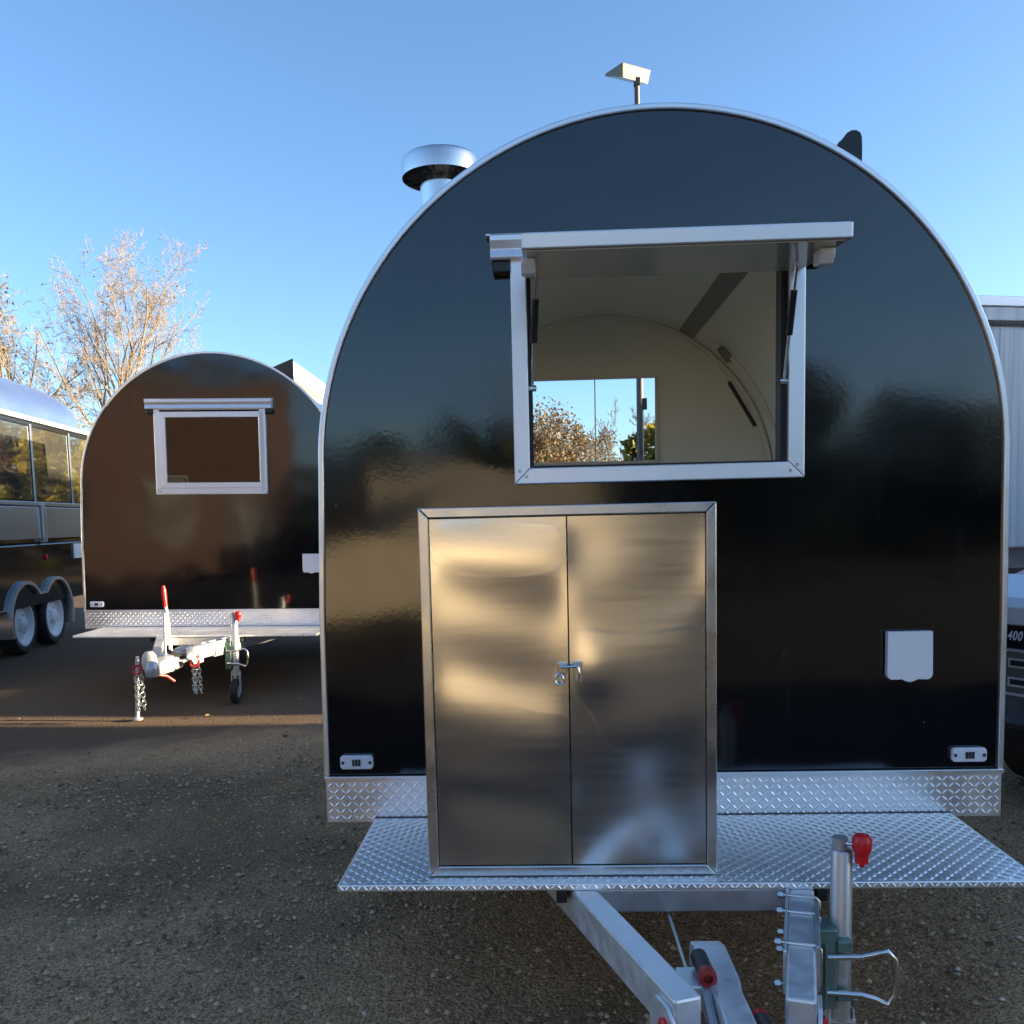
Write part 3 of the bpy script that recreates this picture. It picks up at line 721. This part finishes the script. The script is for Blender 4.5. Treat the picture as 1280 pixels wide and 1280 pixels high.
# far trailer, same make, closed, standing to the left
T2 = empty('food_trailer', (-3.087, 4.706, -.006), (0, R(.9), R(2.4)), 1.109)
tag(T2, 'black arched food trailer with its framed window shut and its brake lever raised', 'food trailer')
food_trailer(T2, False, False)
rb_ = MB(); 
V = []
for y in (.10, 2.35):
    V += [(.40, y, 2.36), (.585, y, 2.27), (.600, y, 2.300), (.600, y, 2.432), (.580, y, 2.436), (.490, y, 2.395)]
rb_.add(V, [(0, 1, 2, 3, 4, 5), (11, 10, 9, 8, 7, 6)] + [(i, i + 6, (i + 1) % 6 + 6, (i + 1) % 6) for i in range(6)])
rbo = rb_.build('roof_box', mat('cream_paint', (.68, .64, .54), .5, var=.05), T2, bevel=.003)
V = [(.385, .085, 2.355), (.603, .085, 2.262), (.603, .085, 2.437), (.598, .085, 2.446), (.585, .085, 2.440), (.488, .085, 2.400)]
V += [(a, .098, b) for a, _, b in V]
MB().add(V, [(0, 1, 2, 3, 4, 5), (11, 10, 9, 8, 7, 6)] + [(i, i + 6, (i + 1) % 6 + 6, (i + 1) % 6) for i in range(6)]).build('end_plate', MT['blackpl'], rbo)
# safety chains with red shackles, prop stand, towing cover
for (x, y, n_) in ((-.10, -1.24, 9), (.165, -.98, 7)):
    mb = MB()
    for (dx, dy) in ((-.014, 0), (.016, .012), (0, -.014)): chain(mb, (x + dx, y + dy, .315), (x + dx * 1.3 + .006, y + dy, .315 - n_ * .026), n_)
    ch = mb.build('safety_chain', MT['zinc'], T2, smooth=50)
    MB().tube([(x + .026 * math.cos(a), y - .01 + .012 * math.sin(a), .335 + .024 * math.sin(a)) for a in np.linspace(0, 6.28, 15)[:-1]], .007, 7, closed=True).build('shackle', MT['red'], ch, smooth=40)
MB().lathe([(.001, .455), (.022, .452), (.040, .43), (.048, .385), (.036, .345), (.001, .34)], (-.01, -1.28, 0), 'Z', 18).build('coupling_cover', mat('pale_plastic', (.62, .56, .48), .5, var=.15, vscale=15), T2, smooth=35)
MB().tube([(.0, -1.32, .335), (.03, -1.30, .315), (.07, -1.22, .29), (.10, -1.18, .25)], .009, 8).build('breakaway_cable', MT['red_dark'], T2, smooth=40)
ps = MB().tube([(-.145, -1.13, .40), (-.150, -1.16, .012)], .013, 10).build('prop_stand', MT['galv_dark'], T2, smooth=40)
MB().lathe([(.001, .0), (.035, .0), (.035, .008), (.015, .016), (.001, .016)], (-.150, -1.16, .004), 'Z', 14).build('stand_foot', MT['galv_dark'], ps, smooth=40)

# ------------------------------------------------------------------ long polished trailer at the far left
MT['polish'] = mat('polished_aluminium', (.62, .66, .80), .22, .95, var=.05, vscale=2, rvar=.05, bump=.1, bscale=2.0, bdist=.02)
MT['polish_flat'] = mat('satin_aluminium_panel', (.50, .53, .58), .30, .9, var=.03, vscale=3, rvar=.03)
MT['mirror_glass'] = mat('mirror_film_glass', (.42, .42, .40), .03, .92, bump=.25, bscale=1.3, bdist=.01)
MT['dark_gloss'] = mat('dark_gloss_side', (.010, .011, .014), .08, 0, ior=1.9, bump=.2, bscale=1.5, bdist=.01)
def long_trailer():
    T = empty('catering_trailer', (-5.934, 6.671, 0), (0, 0, math.atan2(.139, .99)))
    tag(T, 'long polished silver trailer with mirrored windows, rounded roof and twin wheels', 'catering trailer')
    y0, y1, W, zt = -4.2, 2.55, 2.1, 2.56
    MB().box(-W, .03, y0, y1, .50, 1.18).build('lower_body', MT['dark_gloss'], T, bevel=.02)
    MB().box(-W, .02, y0, y1, 1.181, 2.53).build('side_wall', MT['dark_gloss'], T, bevel=.02)
    # barrel roof with a domed end
    ys = list(np.linspace(y0, 1.35, 12)) + list(1.35 + 1.30 * np.sin(np.linspace(.1, math.pi / 2, 14)))
    na = 28; V = []
    for y in ys:
        k = 1 if y <= 1.35 else math.sqrt(max(0, 1 - ((y - 1.35) / 1.3005) ** 2)) ** .55
        for i in range(na + 1):
            a = math.pi * i / na
            c, s = math.cos(a), math.sin(a)
            V.append((-W / 2 + .03 + (W / 2 + .04) * math.copysign(abs(c) ** .8, c) * k, y, zt + .56 * s ** .85 * k))
    F = []
    for j in range(len(ys) - 1):
        for i in range(na):
            q = j * (na + 1) + i; F.append((q, q + 1, q + na + 2, q + na + 1))
    rf = fast_mesh('roof', V, F, MT['polish'], T, smooth=True)
    MB().box(-.05, .085, y0, y1 + .02, 2.515, 2.562).build('gutter_trim', mat('white_gutter', (.70, .72, .76), .35), rf, bevel=.01)
    # window band
    ymul = [-3.6, -2.6, -1.6, -.62, .42, 1.50, 2.42]
    for a, b in zip(ymul[:-1], ymul[1:]):
        p = MB().box(.022, .032, a + .03, b - .03, 1.66, 2.46).build('window', MT['mirror_glass'], T)
        MB().box(.0325, .046, a - .012, a + .03, 1.62, 2.49).build('window_post', MT['polish_flat'], p, bevel=.003)
    MB().box(.0215, .044, y0, y1, 2.465, 2.512).build('window_head', MT['dark_gloss'], T, bevel=.004)
    MB().box(.0215, .060, y0, y1, 1.595, 1.640).build('window_sill', MT['polish_flat'], T, bevel=.006)
    for a, b in ((-3.6, -1.62), (-1.56, .50), (.62, 2.45)):
        MB().box(.0215, .048, a, b, 1.23, 1.585).build('counter_panel', MT['polish_flat'], T, bevel=.008)
    MB().box(.022, .075, .525, .545, 1.19, 1.62).build('panel_post', MT['alu'], T); MB().box(.022, .075, .575, .595, 1.19, 1.62).build('panel_post', MT['alu'], T)
    MB().box(.031, .050, 1.42, 1.66, .97, 1.15).build('socket_flap', MT['white'], T, bevel=.006)
    MB().lathe([(.035, 0), (.035, .015), (.001, .02)], (.030, .62, 1.02), 'X', 14).build('marker_lamp', MT['red'], T, smooth=40)
    # twin wheels under a double-arched mudguard
    for yy in (0.0, .806):
        w = wheel(T, (-.075, yy, .33), .33, .19, .235, 1)
    m = MB(); pts = []
    for a in np.linspace(R(200), R(42), 16): pts.append((.0 + .43 * math.cos(a), .36 + .43 * math.sin(a)))
    for a in np.linspace(R(138), R(-20), 16): pts.append((.806 + .43 * math.cos(a), .36 + .43 * math.sin(a)))
    V = []; n = len(pts)
    cen = lambda i: (0 if i < 16 else .806, .36)
    for x in (-.20, .075):
        for i, p in enumerate(pts): V.append((x, p[0], p[1]))
        for i, p in enumerate(pts):
            c = cen(i); d = Vector((p[0] - c[0], p[1] - c[1])).normalized(); V.append((x, p[0] - d.x * .035, p[1] - d.y * .035))
    F = []
    for i in range(n - 1):
        j = i + 1; F += [(i, j, n + j, n + i), (2 * n + i, 3 * n + i, 3 * n + j, 2 * n + j), (i, 2 * n + i, 2 * n + j, j), (n + i, n + j, 3 * n + j, 3 * n + i)]
    F += [(0, n, 3 * n, 2 * n), (n - 1, 3 * n - 1, 4 * n - 1, 2 * n - 1)]
    m.add(V, F).build('mudguard', MT['alu'], T, smooth=40)
    MB().box(-1.9, -.02, -.03, .03, .30, .36).build('axle', MT['galv_dark'], T); MB().box(-1.9, -.02, .776, .836, .30, .36).build('axle', MT['galv_dark'], T)
    for yy in (0, .806): wheel(T, (-1.95, yy, .33), .33, .19, .235, -1)
long_trailer()

# ------------------------------------------------------------------ white box trailer behind, on the right
def box_trailer():
    T = empty('box_trailer', (3.42, 6.42, 0), (0, 0, R(13)))
    tag(T, 'tall pale box trailer with banded top rail behind the black trailer', 'box trailer')
    m = bpy.data.materials.new('streaked_white_panel'); m.use_nodes = True
    n = m.node_tree.nodes; L = m.node_tree.links; b = n['Principled BSDF']; b.inputs['Roughness'].default_value = .35
    tc = n.new('ShaderNodeTexCoord'); mp = n.new('ShaderNodeMapping'); mp.inputs['Scale'].default_value = (9, 9, .35); L.new(tc.outputs['Object'], mp.inputs[0])
    t = n.new('ShaderNodeTexNoise'); t.inputs['Scale'].default_value = 2; t.inputs['Detail'].default_value = 7; L.new(mp.outputs[0], t.inputs['Vector'])
    r = n.new('ShaderNodeValToRGB'); r.color_ramp.elements[0].position = .32; r.color_ramp.elements[0].color = (.62, .63, .62, 1)
    r.color_ramp.elements[1].position = .6; r.color_ramp.elements[1].color = (.80, .81, .82, 1)
    L.new(t.outputs[0], r.inputs[0]); L.new(r.outputs[0], b.inputs['Base Color'])
    MB().box(0, 2.45, 0, 5.2, .92, 3.395).build('box_body', m, T, bevel=.02)
    MB().box(-.03, 2.48, -.035, .02, 3.17, 3.30).build('top_rail', m, T, bevel=.008)
    MB().box(-.04, 2.49, -.05, .02, 3.305, 3.405).build('top_rail', MT['alu_frame'], T, bevel=.008)
    MB().box(-.03, 2.48, -.030, .01, 3.125, 3.155).build('seam_strip', MT['blackpl'], T)
    for x in (.0, .82, 1.64, 2.40): MB().box(x, x + .05, -.012, .0, .95, 3.12).build('panel_joint', m, T, bevel=.004)
    MB().box(.3, 2.15, .2, 5.0, .70, .918).build('chassis', MT['galv_dark'], T)
    for s, x in ((-1, .2), (1, 2.25)):
        for y in (2.7, 3.65): wheel(T, (x, y, .40), .40, .24, .25, s, MT['galv'])
        MB().box(x - .05 + s * -.15, x + .05 + s * -.15, .5, .6, .02, .75).build('landing_leg', MT['galv_dark'], T)
    for y in (2.7, 3.65): MB().box(.25, 2.2, y - .04, y + .04, .37, .72).build('axle_beam', MT['galv_dark'], T)
box_trailer()

# ------------------------------------------------------------------ dark blue van nosing in from the right
def van():
    T = empty('parked_van', (1.60, 1.55, 0), (0, 0, math.atan2(-.82, .57)))
    tag(T, 'dark blue van with white bonnet edge and white lettering on its black nose', 'van')
    blue = mat('dark_blue_paint', (.008, .016, .045), .12, 0, ior=1.7, coat=.6)
    grey = mat('grey_bumper', (.13, .125, .12), .5, var=.15, vscale=8)
    W = 1.5
    side = [(.06, .34), (.06, .55), (.03, .74), (.05, .92), (.30, 1.015), (.75, 1.10), (1.25, 1.75), (2.70, 1.78), (2.78, 1.0), (2.78, .34)]
    MB().prism(side, .02, W - .02, axis='X').build('body', blue, T, bevel=.03, seg=3)
    MB().prism([(-.005, .826), (-.012, .905), (.03, .945), (.30, 1.03), (.30, 1.00), (.05, .925), (.025, .826)], .01, W - .01, axis='X').build('bonnet_edge', mat('white_paint', (.74, .76, .80), .25, coat=.5), T, bevel=.006)
    lp = MB().box(.015, W - .015, -.005, .10, .724, .825).build('nose_panel', MT['dark_gloss'], T, bevel=.004)
    bp = MB().box(-.01, W + .01, -.02, .20, .515, .722).build('bumper', grey, T, bevel=.012)
    MB().box(-.015, W + .015, -.026, .02, .515, .528).build('bumper_strip', MT['alu'], bp, bevel=.003)
    MB().box(-.015, W + .015, -.026, .02, .710, .7215).build('bumper_strip', MT['alu'], bp, bevel=.003)
    for i in range(3):
        for z in (.556, .640):
            x = .22 + i * .40
            rail_frame(bp, 'slot_trim', x, x + .34, z, z + .042, .009, -.026, -.018, MT['alu'], bevel=.001)
            MB().box(x + .009, x + .331, -.0235, -.0215, z + .009, z + .033).build('slot', MT['blackpl'], bp)
    MB().prism([(.80, 1.165), (1.245, 1.72), (1.235, 1.73), (.785, 1.17)], .14, W - .14, axis='X').build('windscreen', MT['mirror_glass'], T)
    for x in (.0, W):
        MB().prism([(1.0, 1.16), (1.30, 1.66), (2.55, 1.68), (2.6, 1.16)], x - .006 + (.02 if x == 0 else -.02), x + .006 + (.02 if x == 0 else -.02), axis='X').build('side_window', MT['mirror_glass'], T)
    for x in (.62, W - .34): MB().prism([(x, .735), (x + .24, .735), (x + .22, .815), (x + .02, .815)], -.016, -.006).build('headlight', MT['lens'], T, bevel=.003)
    MB().tube([(.45, .73, 1.135), (.80, .80, 1.17)], .008, 6).build('wiper', MT['blackpl'], T)
    for y in (.55, 2.2):
        wheel(T, (.09, y, .28), .28, .17, .18, -1, MT['galv']); wheel(T, (W - .09, y, .28), .28, .17, .18, 1, MT['galv'])
    # lettering
    for ch, x in (('2', .1755), ('4', .2045), ('0', .2265), ('0', .2485)):
        cu = bpy.data.curves.new('letter', 'FONT'); cu.body = ch; cu.size = .058; cu.shear = .25; cu.extrude = .0012; cu.offset = .0009
        tmp = bpy.data.objects.new('letter', cu); COL.objects.link(tmp)
        dg = bpy.context.evaluated_depsgraph_get(); me = bpy.data.meshes.new_from_object(tmp.evaluated_get(dg))
        bpy.data.objects.remove(tmp)
        me.materials.clear(); me.materials.append(MT['white'])
        o = bpy.data.objects.new('letter', me); COL.objects.link(o); o.parent = lp
        o.location = (x, -.0075, .760); o.rotation_euler = (R(90), 0, 0); o.scale = (.66, 1, 1)
van()

# ------------------------------------------------------------------ yard floodlight on its pole
def floodlight():
    x, y = 1.235, 12.0
    T = empty('floodlight_pole', (x, y, 0)); tag(T, 'beige box floodlight on a tall pole rising behind the trailer roof', 'floodlight')
    lampm = mat('beige_lamp_paint', (.19, .155, .10), .5, var=.2, vscale=6)
    polem = mat('grey_pole', (.085, .075, .065), .5, .2, var=.2, vscale=3)
    MB().tube([(0, 0, 0), (0, 0, 4), (0, 0, 8.06)], [.062, .055, .040], 14).build('pole', polem, T, smooth=40)
    MB().box(-.13, .13, -.13, .13, 0, .03).build('base_plate', polem, T)
    def P(px, t):
        p = CAM + (Vector(px) - CAM) * t; return (p.x - x, p.y - y, p.z)
    A, B, C, D = P((1.013, 12, 8.354), .985), P((1.457, 12, 8.218), 1.008), P((1.406, 12, 8.007), 1.008), P((1.013, 12, 8.125), .985)
    Ee, G = P((.730, 12, 8.185), 1.012), P((1.18, 12, 8.06), 1.045)
    Ee2, G2 = P((.735, 12, 8.150), 1.012), P((1.185, 12, 8.03), 1.045)
    MB().add([A, B, C, D, Ee, G, Ee2, G2], [(0, 1, 2, 3), (0, 4, 5, 1), (0, 3, 6, 4), (1, 5, 7, 2), (4, 6, 7, 5)]).build('lamp_housing', lampm, T, bevel=.02)
    gm = glass('lamp_glass', (.5, .5, .5), 1.6)
    g0 = MB().add([D, C, G2, Ee2], [(0, 1, 2, 3)]).build('lamp_glass', MT['led'], T)
    MB().box(-.05, .05, -.05, .05, 7.98, 8.10).build('lamp_bracket', polem, T, bevel=.01)
    MB().box(.03, .11, -.05, .02, 3.02, 3.20).build('junction_box', MT['blackpl'], T, bevel=.01)
floodlight()

# ------------------------------------------------------------------ trees
def grow_tree(seed, height, trunk_r, spread, counts, up=.35, trunk_frac=1.0, start=.18, lean=(0, 0), ratio=(.50, .45, .42), rmin=.006, angle=.75, thin=.65):
    rng = random.Random(seed); segs = {0: [], 1: []}
    tips = []
    def path(p, d, ln, r0, r1, n, wob, trop):
        P = [p]; Rr = [r0]
        for i in range(n):
            d = (d + Vector((rng.gauss(0, wob), rng.gauss(0, wob), rng.gauss(0, wob) + trop))).normalized()
            p = p + d * (ln / n); P.append(p); Rr.append(r0 + (r1 - r0) * (i + 1) / n)
        return P, Rr, d
    def rec(p, d, ln, r, lv):
        n = (8, 5, 4, 3, 3)[lv]
        P, Rr, dd = path(p, d, ln, r, max(rmin * .7, r * (.30 if lv else .22)), n, (.05, .12, .16, .2, .2)[lv], (.02, up * .35, up * .3, up * .2, up * .1)[lv])
        segs[0 if lv <= 1 else 1].append((P, Rr, (8, 5, 4, 3, 3)[lv]))
        if lv >= len(counts): tips.append((P[-1], dd)); return
        c = counts[lv]
        for k in range(c):
            t = start + (1 - start) * (k + rng.random()) / c if lv == 0 else .22 + .78 * (k + rng.random()) / c
            i = min(int(t * n), n - 1); f = t * n - i
            q = P[i].lerp(P[i + 1], f); rr = (Rr[i] * (1 - f) + Rr[i + 1] * f)
            ax = (P[i + 1] - P[i]).normalized()
            az = rng.random() * 6.28 if lv else k * 2.4 + rng.random()
            s = ax.cross(Vector((math.cos(az), math.sin(az), .2))).normalized()
            an = angle * rng.uniform(.6, 1.25) * (1.15 - .45 * t if lv == 0 else 1)
            nd = (ax * math.cos(an) + s * math.sin(an) + Vector((0, 0, up * .25))).normalized()
            l2 = ln * ratio[min(lv, 2)] * rng.uniform(.65, 1.15) * ((1.15 - .55 * t) if lv == 0 else (1.1 - .4 * t)) * (spread if lv == 0 else 1)
            rec(q, nd, l2, max(rmin, rr * thin * rng.uniform(.75, 1.05)), lv + 1)
    rec(Vector((0, 0, -.1)), Vector((lean[0], lean[1], 1)).normalized(), height * trunk_frac, trunk_r, 0)
    return segs, tips

def tubes_mesh(name, segs, m, parent):
    V = []; F = []
    for P, Rr, n in segs:
        o = len(V); ref = Vector((.31, .77, .2))
        for i, p in enumerate(P):
            t = (P[min(i + 1, len(P) - 1)] - P[max(i - 1, 0)]); x = t.cross(ref)
            if x.length < 1e-6: x = t.cross(Vector((1, 0, 0)))
            x.normalize(); y = x.cross(t).normalized()
            for k in range(n):
                a = 6.2832 * k / n; q = p + x * (math.cos(a) * Rr[i]) + y * (math.sin(a) * Rr[i]); V.append((q.x, q.y, q.z))
        for i in range(len(P) - 1):
            for k in range(n):
                l = (k + 1) % n; F.append((o + i * n + k, o + i * n + l, o + (i + 1) * n + l, o + (i + 1) * n + k))
    return fast_mesh(name, V, F, m, parent, smooth=True)

def leaf_cloud(name, pts, size, m, parent, seed=0, n_per=1, jitter=.1):
    rng = np.random.default_rng(seed); P = np.repeat(np.asarray(pts, float), n_per, 0)
    n = len(P); P = P + rng.normal(0, jitter, P.shape)
    a = rng.normal(size=(n, 3)); a /= np.linalg.norm(a, axis=1)[:, None]
    b = np.cross(a, rng.normal(size=(n, 3))); b /= np.linalg.norm(b, axis=1)[:, None]
    s = size * rng.uniform(.5, 1.4, (n, 1))
    V = np.stack([P - a * s, P + b * s * .55, P + a * s, P - b * s * .55], 1).reshape(-1, 3)
    F = np.arange(4 * n).reshape(n, 4)
    return fast_mesh(name, V, F, m, parent)

def bare_tree(name, label, loc, seed, height, r, spread, counts, bark, twig, leaves=None, leaf_frac=.2, leaf_size=.06, group=None, leaf_n=1, jit=.12, **kw):
    T = empty(name, loc); tag(T, label, 'tree', group)
    segs, tips = grow_tree(seed, height, r, spread, counts, **kw)
    tubes_mesh('trunk', segs[0], bark, T); tubes_mesh('crown', segs[1], twig, T)
    if leaves:
        rng = random.Random(seed + 5); pts = [t[0] for t in tips if rng.random() < leaf_frac]
        if pts: leaf_cloud('leaves', [tuple(p) for p in pts], leaf_size, leaves, T, seed, leaf_n, jit)
    return T

bare_tree('bare_tree', 'tall bare winter tree with pale upright fan of twigs above the shut trailer', (-13.75, 25, 0), 4, 7.2, .17, 1.4, (26, 10, 8, 4), MT['bark'], MT['twig'], MT['leaf_gold'], .03, .05, up=.30, angle=.82, rmin=.0055, thin=.5)
bare_tree('bare_tree', 'low spreading bare tree with a few golden leaves beyond the silver trailer', (-16.4, 24, 0), 9, 7.0, .17, 1.15, (16, 10, 8, 4), MT['bark'], MT['twig'], MT['leaf_gold'], .16, .055, up=.2, angle=.95, rmin=.006, thin=.55)
bare_tree('bare_tree', 'small thin bare tree between the silver trailer and the tall bare tree', (-14.6, 27, 0), 21, 7.0, .12, .8, (10, 7, 5, 2), MT['bark'], MT['twig_grey'], None, up=.4, angle=.7, rmin=.007)

def leafy_tree(name, label, loc, seed, height, rx, m, bark, n=5200, size=.10, zlo=.25, group=None, clump=60):
    rng = np.random.default_rng(seed); T = empty(name, loc); tag(T, label, 'tree', group)
    segs, tips = grow_tree(seed, height * .85, height * .028, 1.0, (9, 6, 3), up=.3, angle=.8, rmin=.012)
    tubes_mesh('trunk', segs[0] + segs[1], bark, T)
    c = []
    while len(c) < clump:
        p = rng.uniform(-1, 1, 3)
        if .25 < np.linalg.norm(p) < 1: c.append(p)
    c = np.array(c); cz = height * (zlo + 1) / 2; hz = height * (1 - zlo) / 2
    c = c * np.array([rx, rx, hz]) * rng.uniform(.75, 1.08, (clump, 1)) + np.array([0, 0, cz])
    k = n // clump
    P = np.repeat(c, k, 0); d = rng.normal(size=P.shape); d /= np.linalg.norm(d, axis=1)[:, None]
    P = P + d * (rng.random((len(P), 1)) ** .5) * np.repeat(rng.uniform(.16, .34, clump), k)[:, None] * rx
    leaf_cloud('crown', P, size, m, T, seed, 1, .03)
    return T

G = 'trees along the back boundary of the yard'
leafy_tree('autumn_tree', 'rust-gold autumn tree seen through the open hatch windows', (-.9, 27, 0), 31, 4.9, 2.3, MT['leaf_brown'], MT['twig'], 22000, .05, .3, clump=110)
leafy_tree('autumn_tree', 'small golden autumn tree beside the rust-gold one behind the trailer', (1.1, 29, 0), 32, 4.4, 1.4, MT['leaf_brown'], MT['twig'], 9000, .05, .35, clump=70)
bare_tree('bare_tree', 'grey bare thicket tree seen through the hatch beside the floodlight pole', (2.3, 28, 0), 33, 4.1, .07, .9, (14, 8, 6, 3), MT['twig_grey'], MT['twig_grey'], None, up=.45, angle=.6, rmin=.006, thin=.55)
bare_tree('bare_tree', 'slender grey bare tree behind the floodlight pole', (3.9, 30, 0), 34, 4.5, .07, .9, (14, 8, 6, 3), MT['twig_grey'], MT['twig_grey'], None, up=.45, angle=.6, rmin=.006, thin=.55)

for k, (x, y, lb) in enumerate([(-1.9, 25.0, 'yellow-green bush at the back of the yard nearest the rust-gold tree'), (-4.1, 22.8, 'yellow-green bush in the middle of three behind the trailers'), (-6.4, 20.6, 'yellow-green bush nearest the silver trailer')]):
    leafy_tree('bush', lb, (x, y, 0), 70 + k, 4.3, 1.35, MT['leaf_olive'], MT['twig'], 8000, .09, .05, clump=80)

def hedge(name, label, x0, x1, y, h, depth, m, seed, n, size=.09):
    rng = np.random.default_rng(seed)
    x = rng.uniform(x0, x1, n); z = rng.random(n) ** .8 * h
    top = h * (.86 + .14 * np.sin(x * 1.7 + seed) * np.sin(x * .63 + 1)) + rng.normal(0, .10, n)
    z = np.minimum(z, top); e = depth / 2 * np.sqrt(np.clip(1 - (z / (h * 1.1)) ** 4, .1, 1))
    yy = y + np.where(rng.random(n) < .7, -1, 1) * e * (1 - .25 * rng.random(n))
    o = leaf_cloud(name, np.stack([x, yy, z], -1), size, m, None, seed, 1, .06)
    return tag(o, label, 'hedge', kind='stuff')
hedge('hedge', 'dark evergreen hedge along the back of the yard', -24, 9, 25.5, 3.05, 1.4, MT['leaf_green'], 3, 26000, .13)
hedge('hedge', 'sunlit yellow-green hedge beyond the right end of the yard', 2, 22, 23.5, 4.2, 1.6, MT['leaf_olive'], 8, 26000, .13)

# ------------------------------------------------------------------ unseen surroundings behind and beside the camera
def building(name, label, loc, rz, w, d, h, wall_m, roof_m, wins, pitch=.9, door=None):
    T = empty(name, loc, (0, 0, rz)); tag(T, label, 'building')
    wl = MB().box(0, w, 0, d, 0, h).build('wall', wall_m, T)
    rf = MB().prism([(-.3, h + .002), (d + .3, h + .002), (d + .3, h + .12), (d / 2, h + pitch), (-.3, h + .12)], -.3, w + .3, axis='X').build('roof', roof_m, T)
    for (x, z, ww, hh) in wins:
        f = MB().prism([(x, z), (x + ww, z), (x + ww, z + hh), (x, z + hh)], d + .002, d + .05, hole=[(x + .06, z + .06), (x + ww - .06, z + .06), (x + ww - .06, z + hh - .06), (x + .06, z + hh - .06)]).build('window', MT['blackpl'], T)
        MB().box(x + .06, x + ww - .06, d + .012, d + .022, z + .06, z + hh - .06).build('pane', MT['dark_gloss'], f)
        MB().box(x - .08, x + ww + .08, d + .001, d + .12, z - .07, z - .002).build('sill', slate, f)
    if door:
        x, ww, hh = door
        dd = MB().box(x, x + ww, d + .002, d + .05, .02, hh).build('door', slate, T)
        MB().box(x + ww - .2, x + ww - .1, d + .05, d + .09, 1.0, 1.12).build('handle', MT['zinc'], dd)
    return T
bk = brick_mat('red_brown_brick', (.085, .032, .021), (.065, .027, .019), (.085, .068, .056))
slate = mat('slate_roof', (.06, .06, .065), .6, var=.3, vscale=6)
# facades look along local +y
building('brick_building', 'red-brown brick building behind the camera, mirrored in the shut trailer', (-19.5, -10.5, 0), R(-46), 13.0, 6.0, 5.2, bk, slate, [(2, 1.2, 1.3, 1.5), (5, 1.2, 1.3, 1.5), (8, 1.2, 1.3, 1.5)], 1.2, (10.6, 1.1, 2.1))
tan = mat('cream_container_paint', (.42, .37, .29), .8, var=.15, vscale=1.5)
CT = empty('reflection_container', (-4.6, -18.2, 0), (0, 0, R(-24))); tag(CT, 'unseen cream container added far behind the camera to mirror pale tan in the cabinet', 'container')  # added for the pale reflection in the cabinet doors
MB().box(0, 6.0, -2.4, 0, .15, 2.45).build('container_body', tan, CT, bevel=.02)
for k in range(29): MB().box(.15 + k * .2, .25 + k * .2, .001, .03, .25, 2.35).build('wall_rib', tan, CT)
for i, (x, y, h, rx, mm, lb) in enumerate([(10.6, -15.2, 4.4, 1.7, 'leaf_green', 'bushy evergreen tree at the far end of the row behind the camera'), (7.3, -15.0, 3.7, 1.5, 'leaf_green', 'second evergreen from the far end of the row behind the camera'), (4.4, -15.8, 4.6, 1.3, 'leaf_green', 'slim evergreen in the row behind the camera'), (2.4, -17.4, 3.4, 1.4, 'leaf_brown', 'brown-leaved tree beside the cream container'), (-1.6, -25.5, 5.0, 2.2, 'leaf_green', 'evergreen tree behind the cream container')]):
    leafy_tree('yard_tree', lb, (x, y, 0), 50 + i, h, rx, MT[mm], MT['bark'], 3600, .15, .12)
hedge('hedge', 'dark evergreen hedge closing the yard far behind the camera', -14, 15, -23.5, 3.5, 1.6, MT['leaf_green'], 14, 22000, .15)
st = mat('grey_sheet_cladding', (.20, .22, .24), .5, .2, var=.1, vscale=2)
building('shade_shed', 'unseen grey clad shed added right of the yard to shade it', (9.6, 3.27, 0), R(-90), 7.4, 5.0, 4.3, st, slate, [], .3, None)  # added out of view to keep the sun off the yard
building('shade_house', 'unseen brown brick house added on the right to shade the box trailer', (16.0, 12.0, 0), R(-90), 7.4, 6.0, 5.3, bk, slate, [(1.2, 1.0, 1.1, 1.3), (4.8, 1.0, 1.1, 1.3)], .25, (3.2, 1.0, 2.1))  # unseen house put here to shade the box trailer
stone = mat('sandstone', (.27, .23, .17), .9, var=.35, vscale=4, bump=.4, bscale=12, bdist=.03)
sw = MB().bar((-3.9, -7.9, .52), (.9, -15.0, .52), .4, 1.04); sw.bar((-3.9, -7.9, 1.08), (.9, -15.0, 1.08), .5, .08)
tag(sw.build('reflection_wall', stone, bevel=.03), 'unseen low sandstone wall added behind the camera to mirror gold in the cabinet doors', 'wall')  # sunlit wall added to throw gold reflections into panel and doors
wl = MB().box(9.2, 9.45, 3.53, 20, 0, 2.25)
tag(wl.build('shade_wall', bk), 'unseen brown brick wall added along the right side of the yard to shade it', 'wall')  # unseen low blocker added beside the gap that leaves the sunlit strip
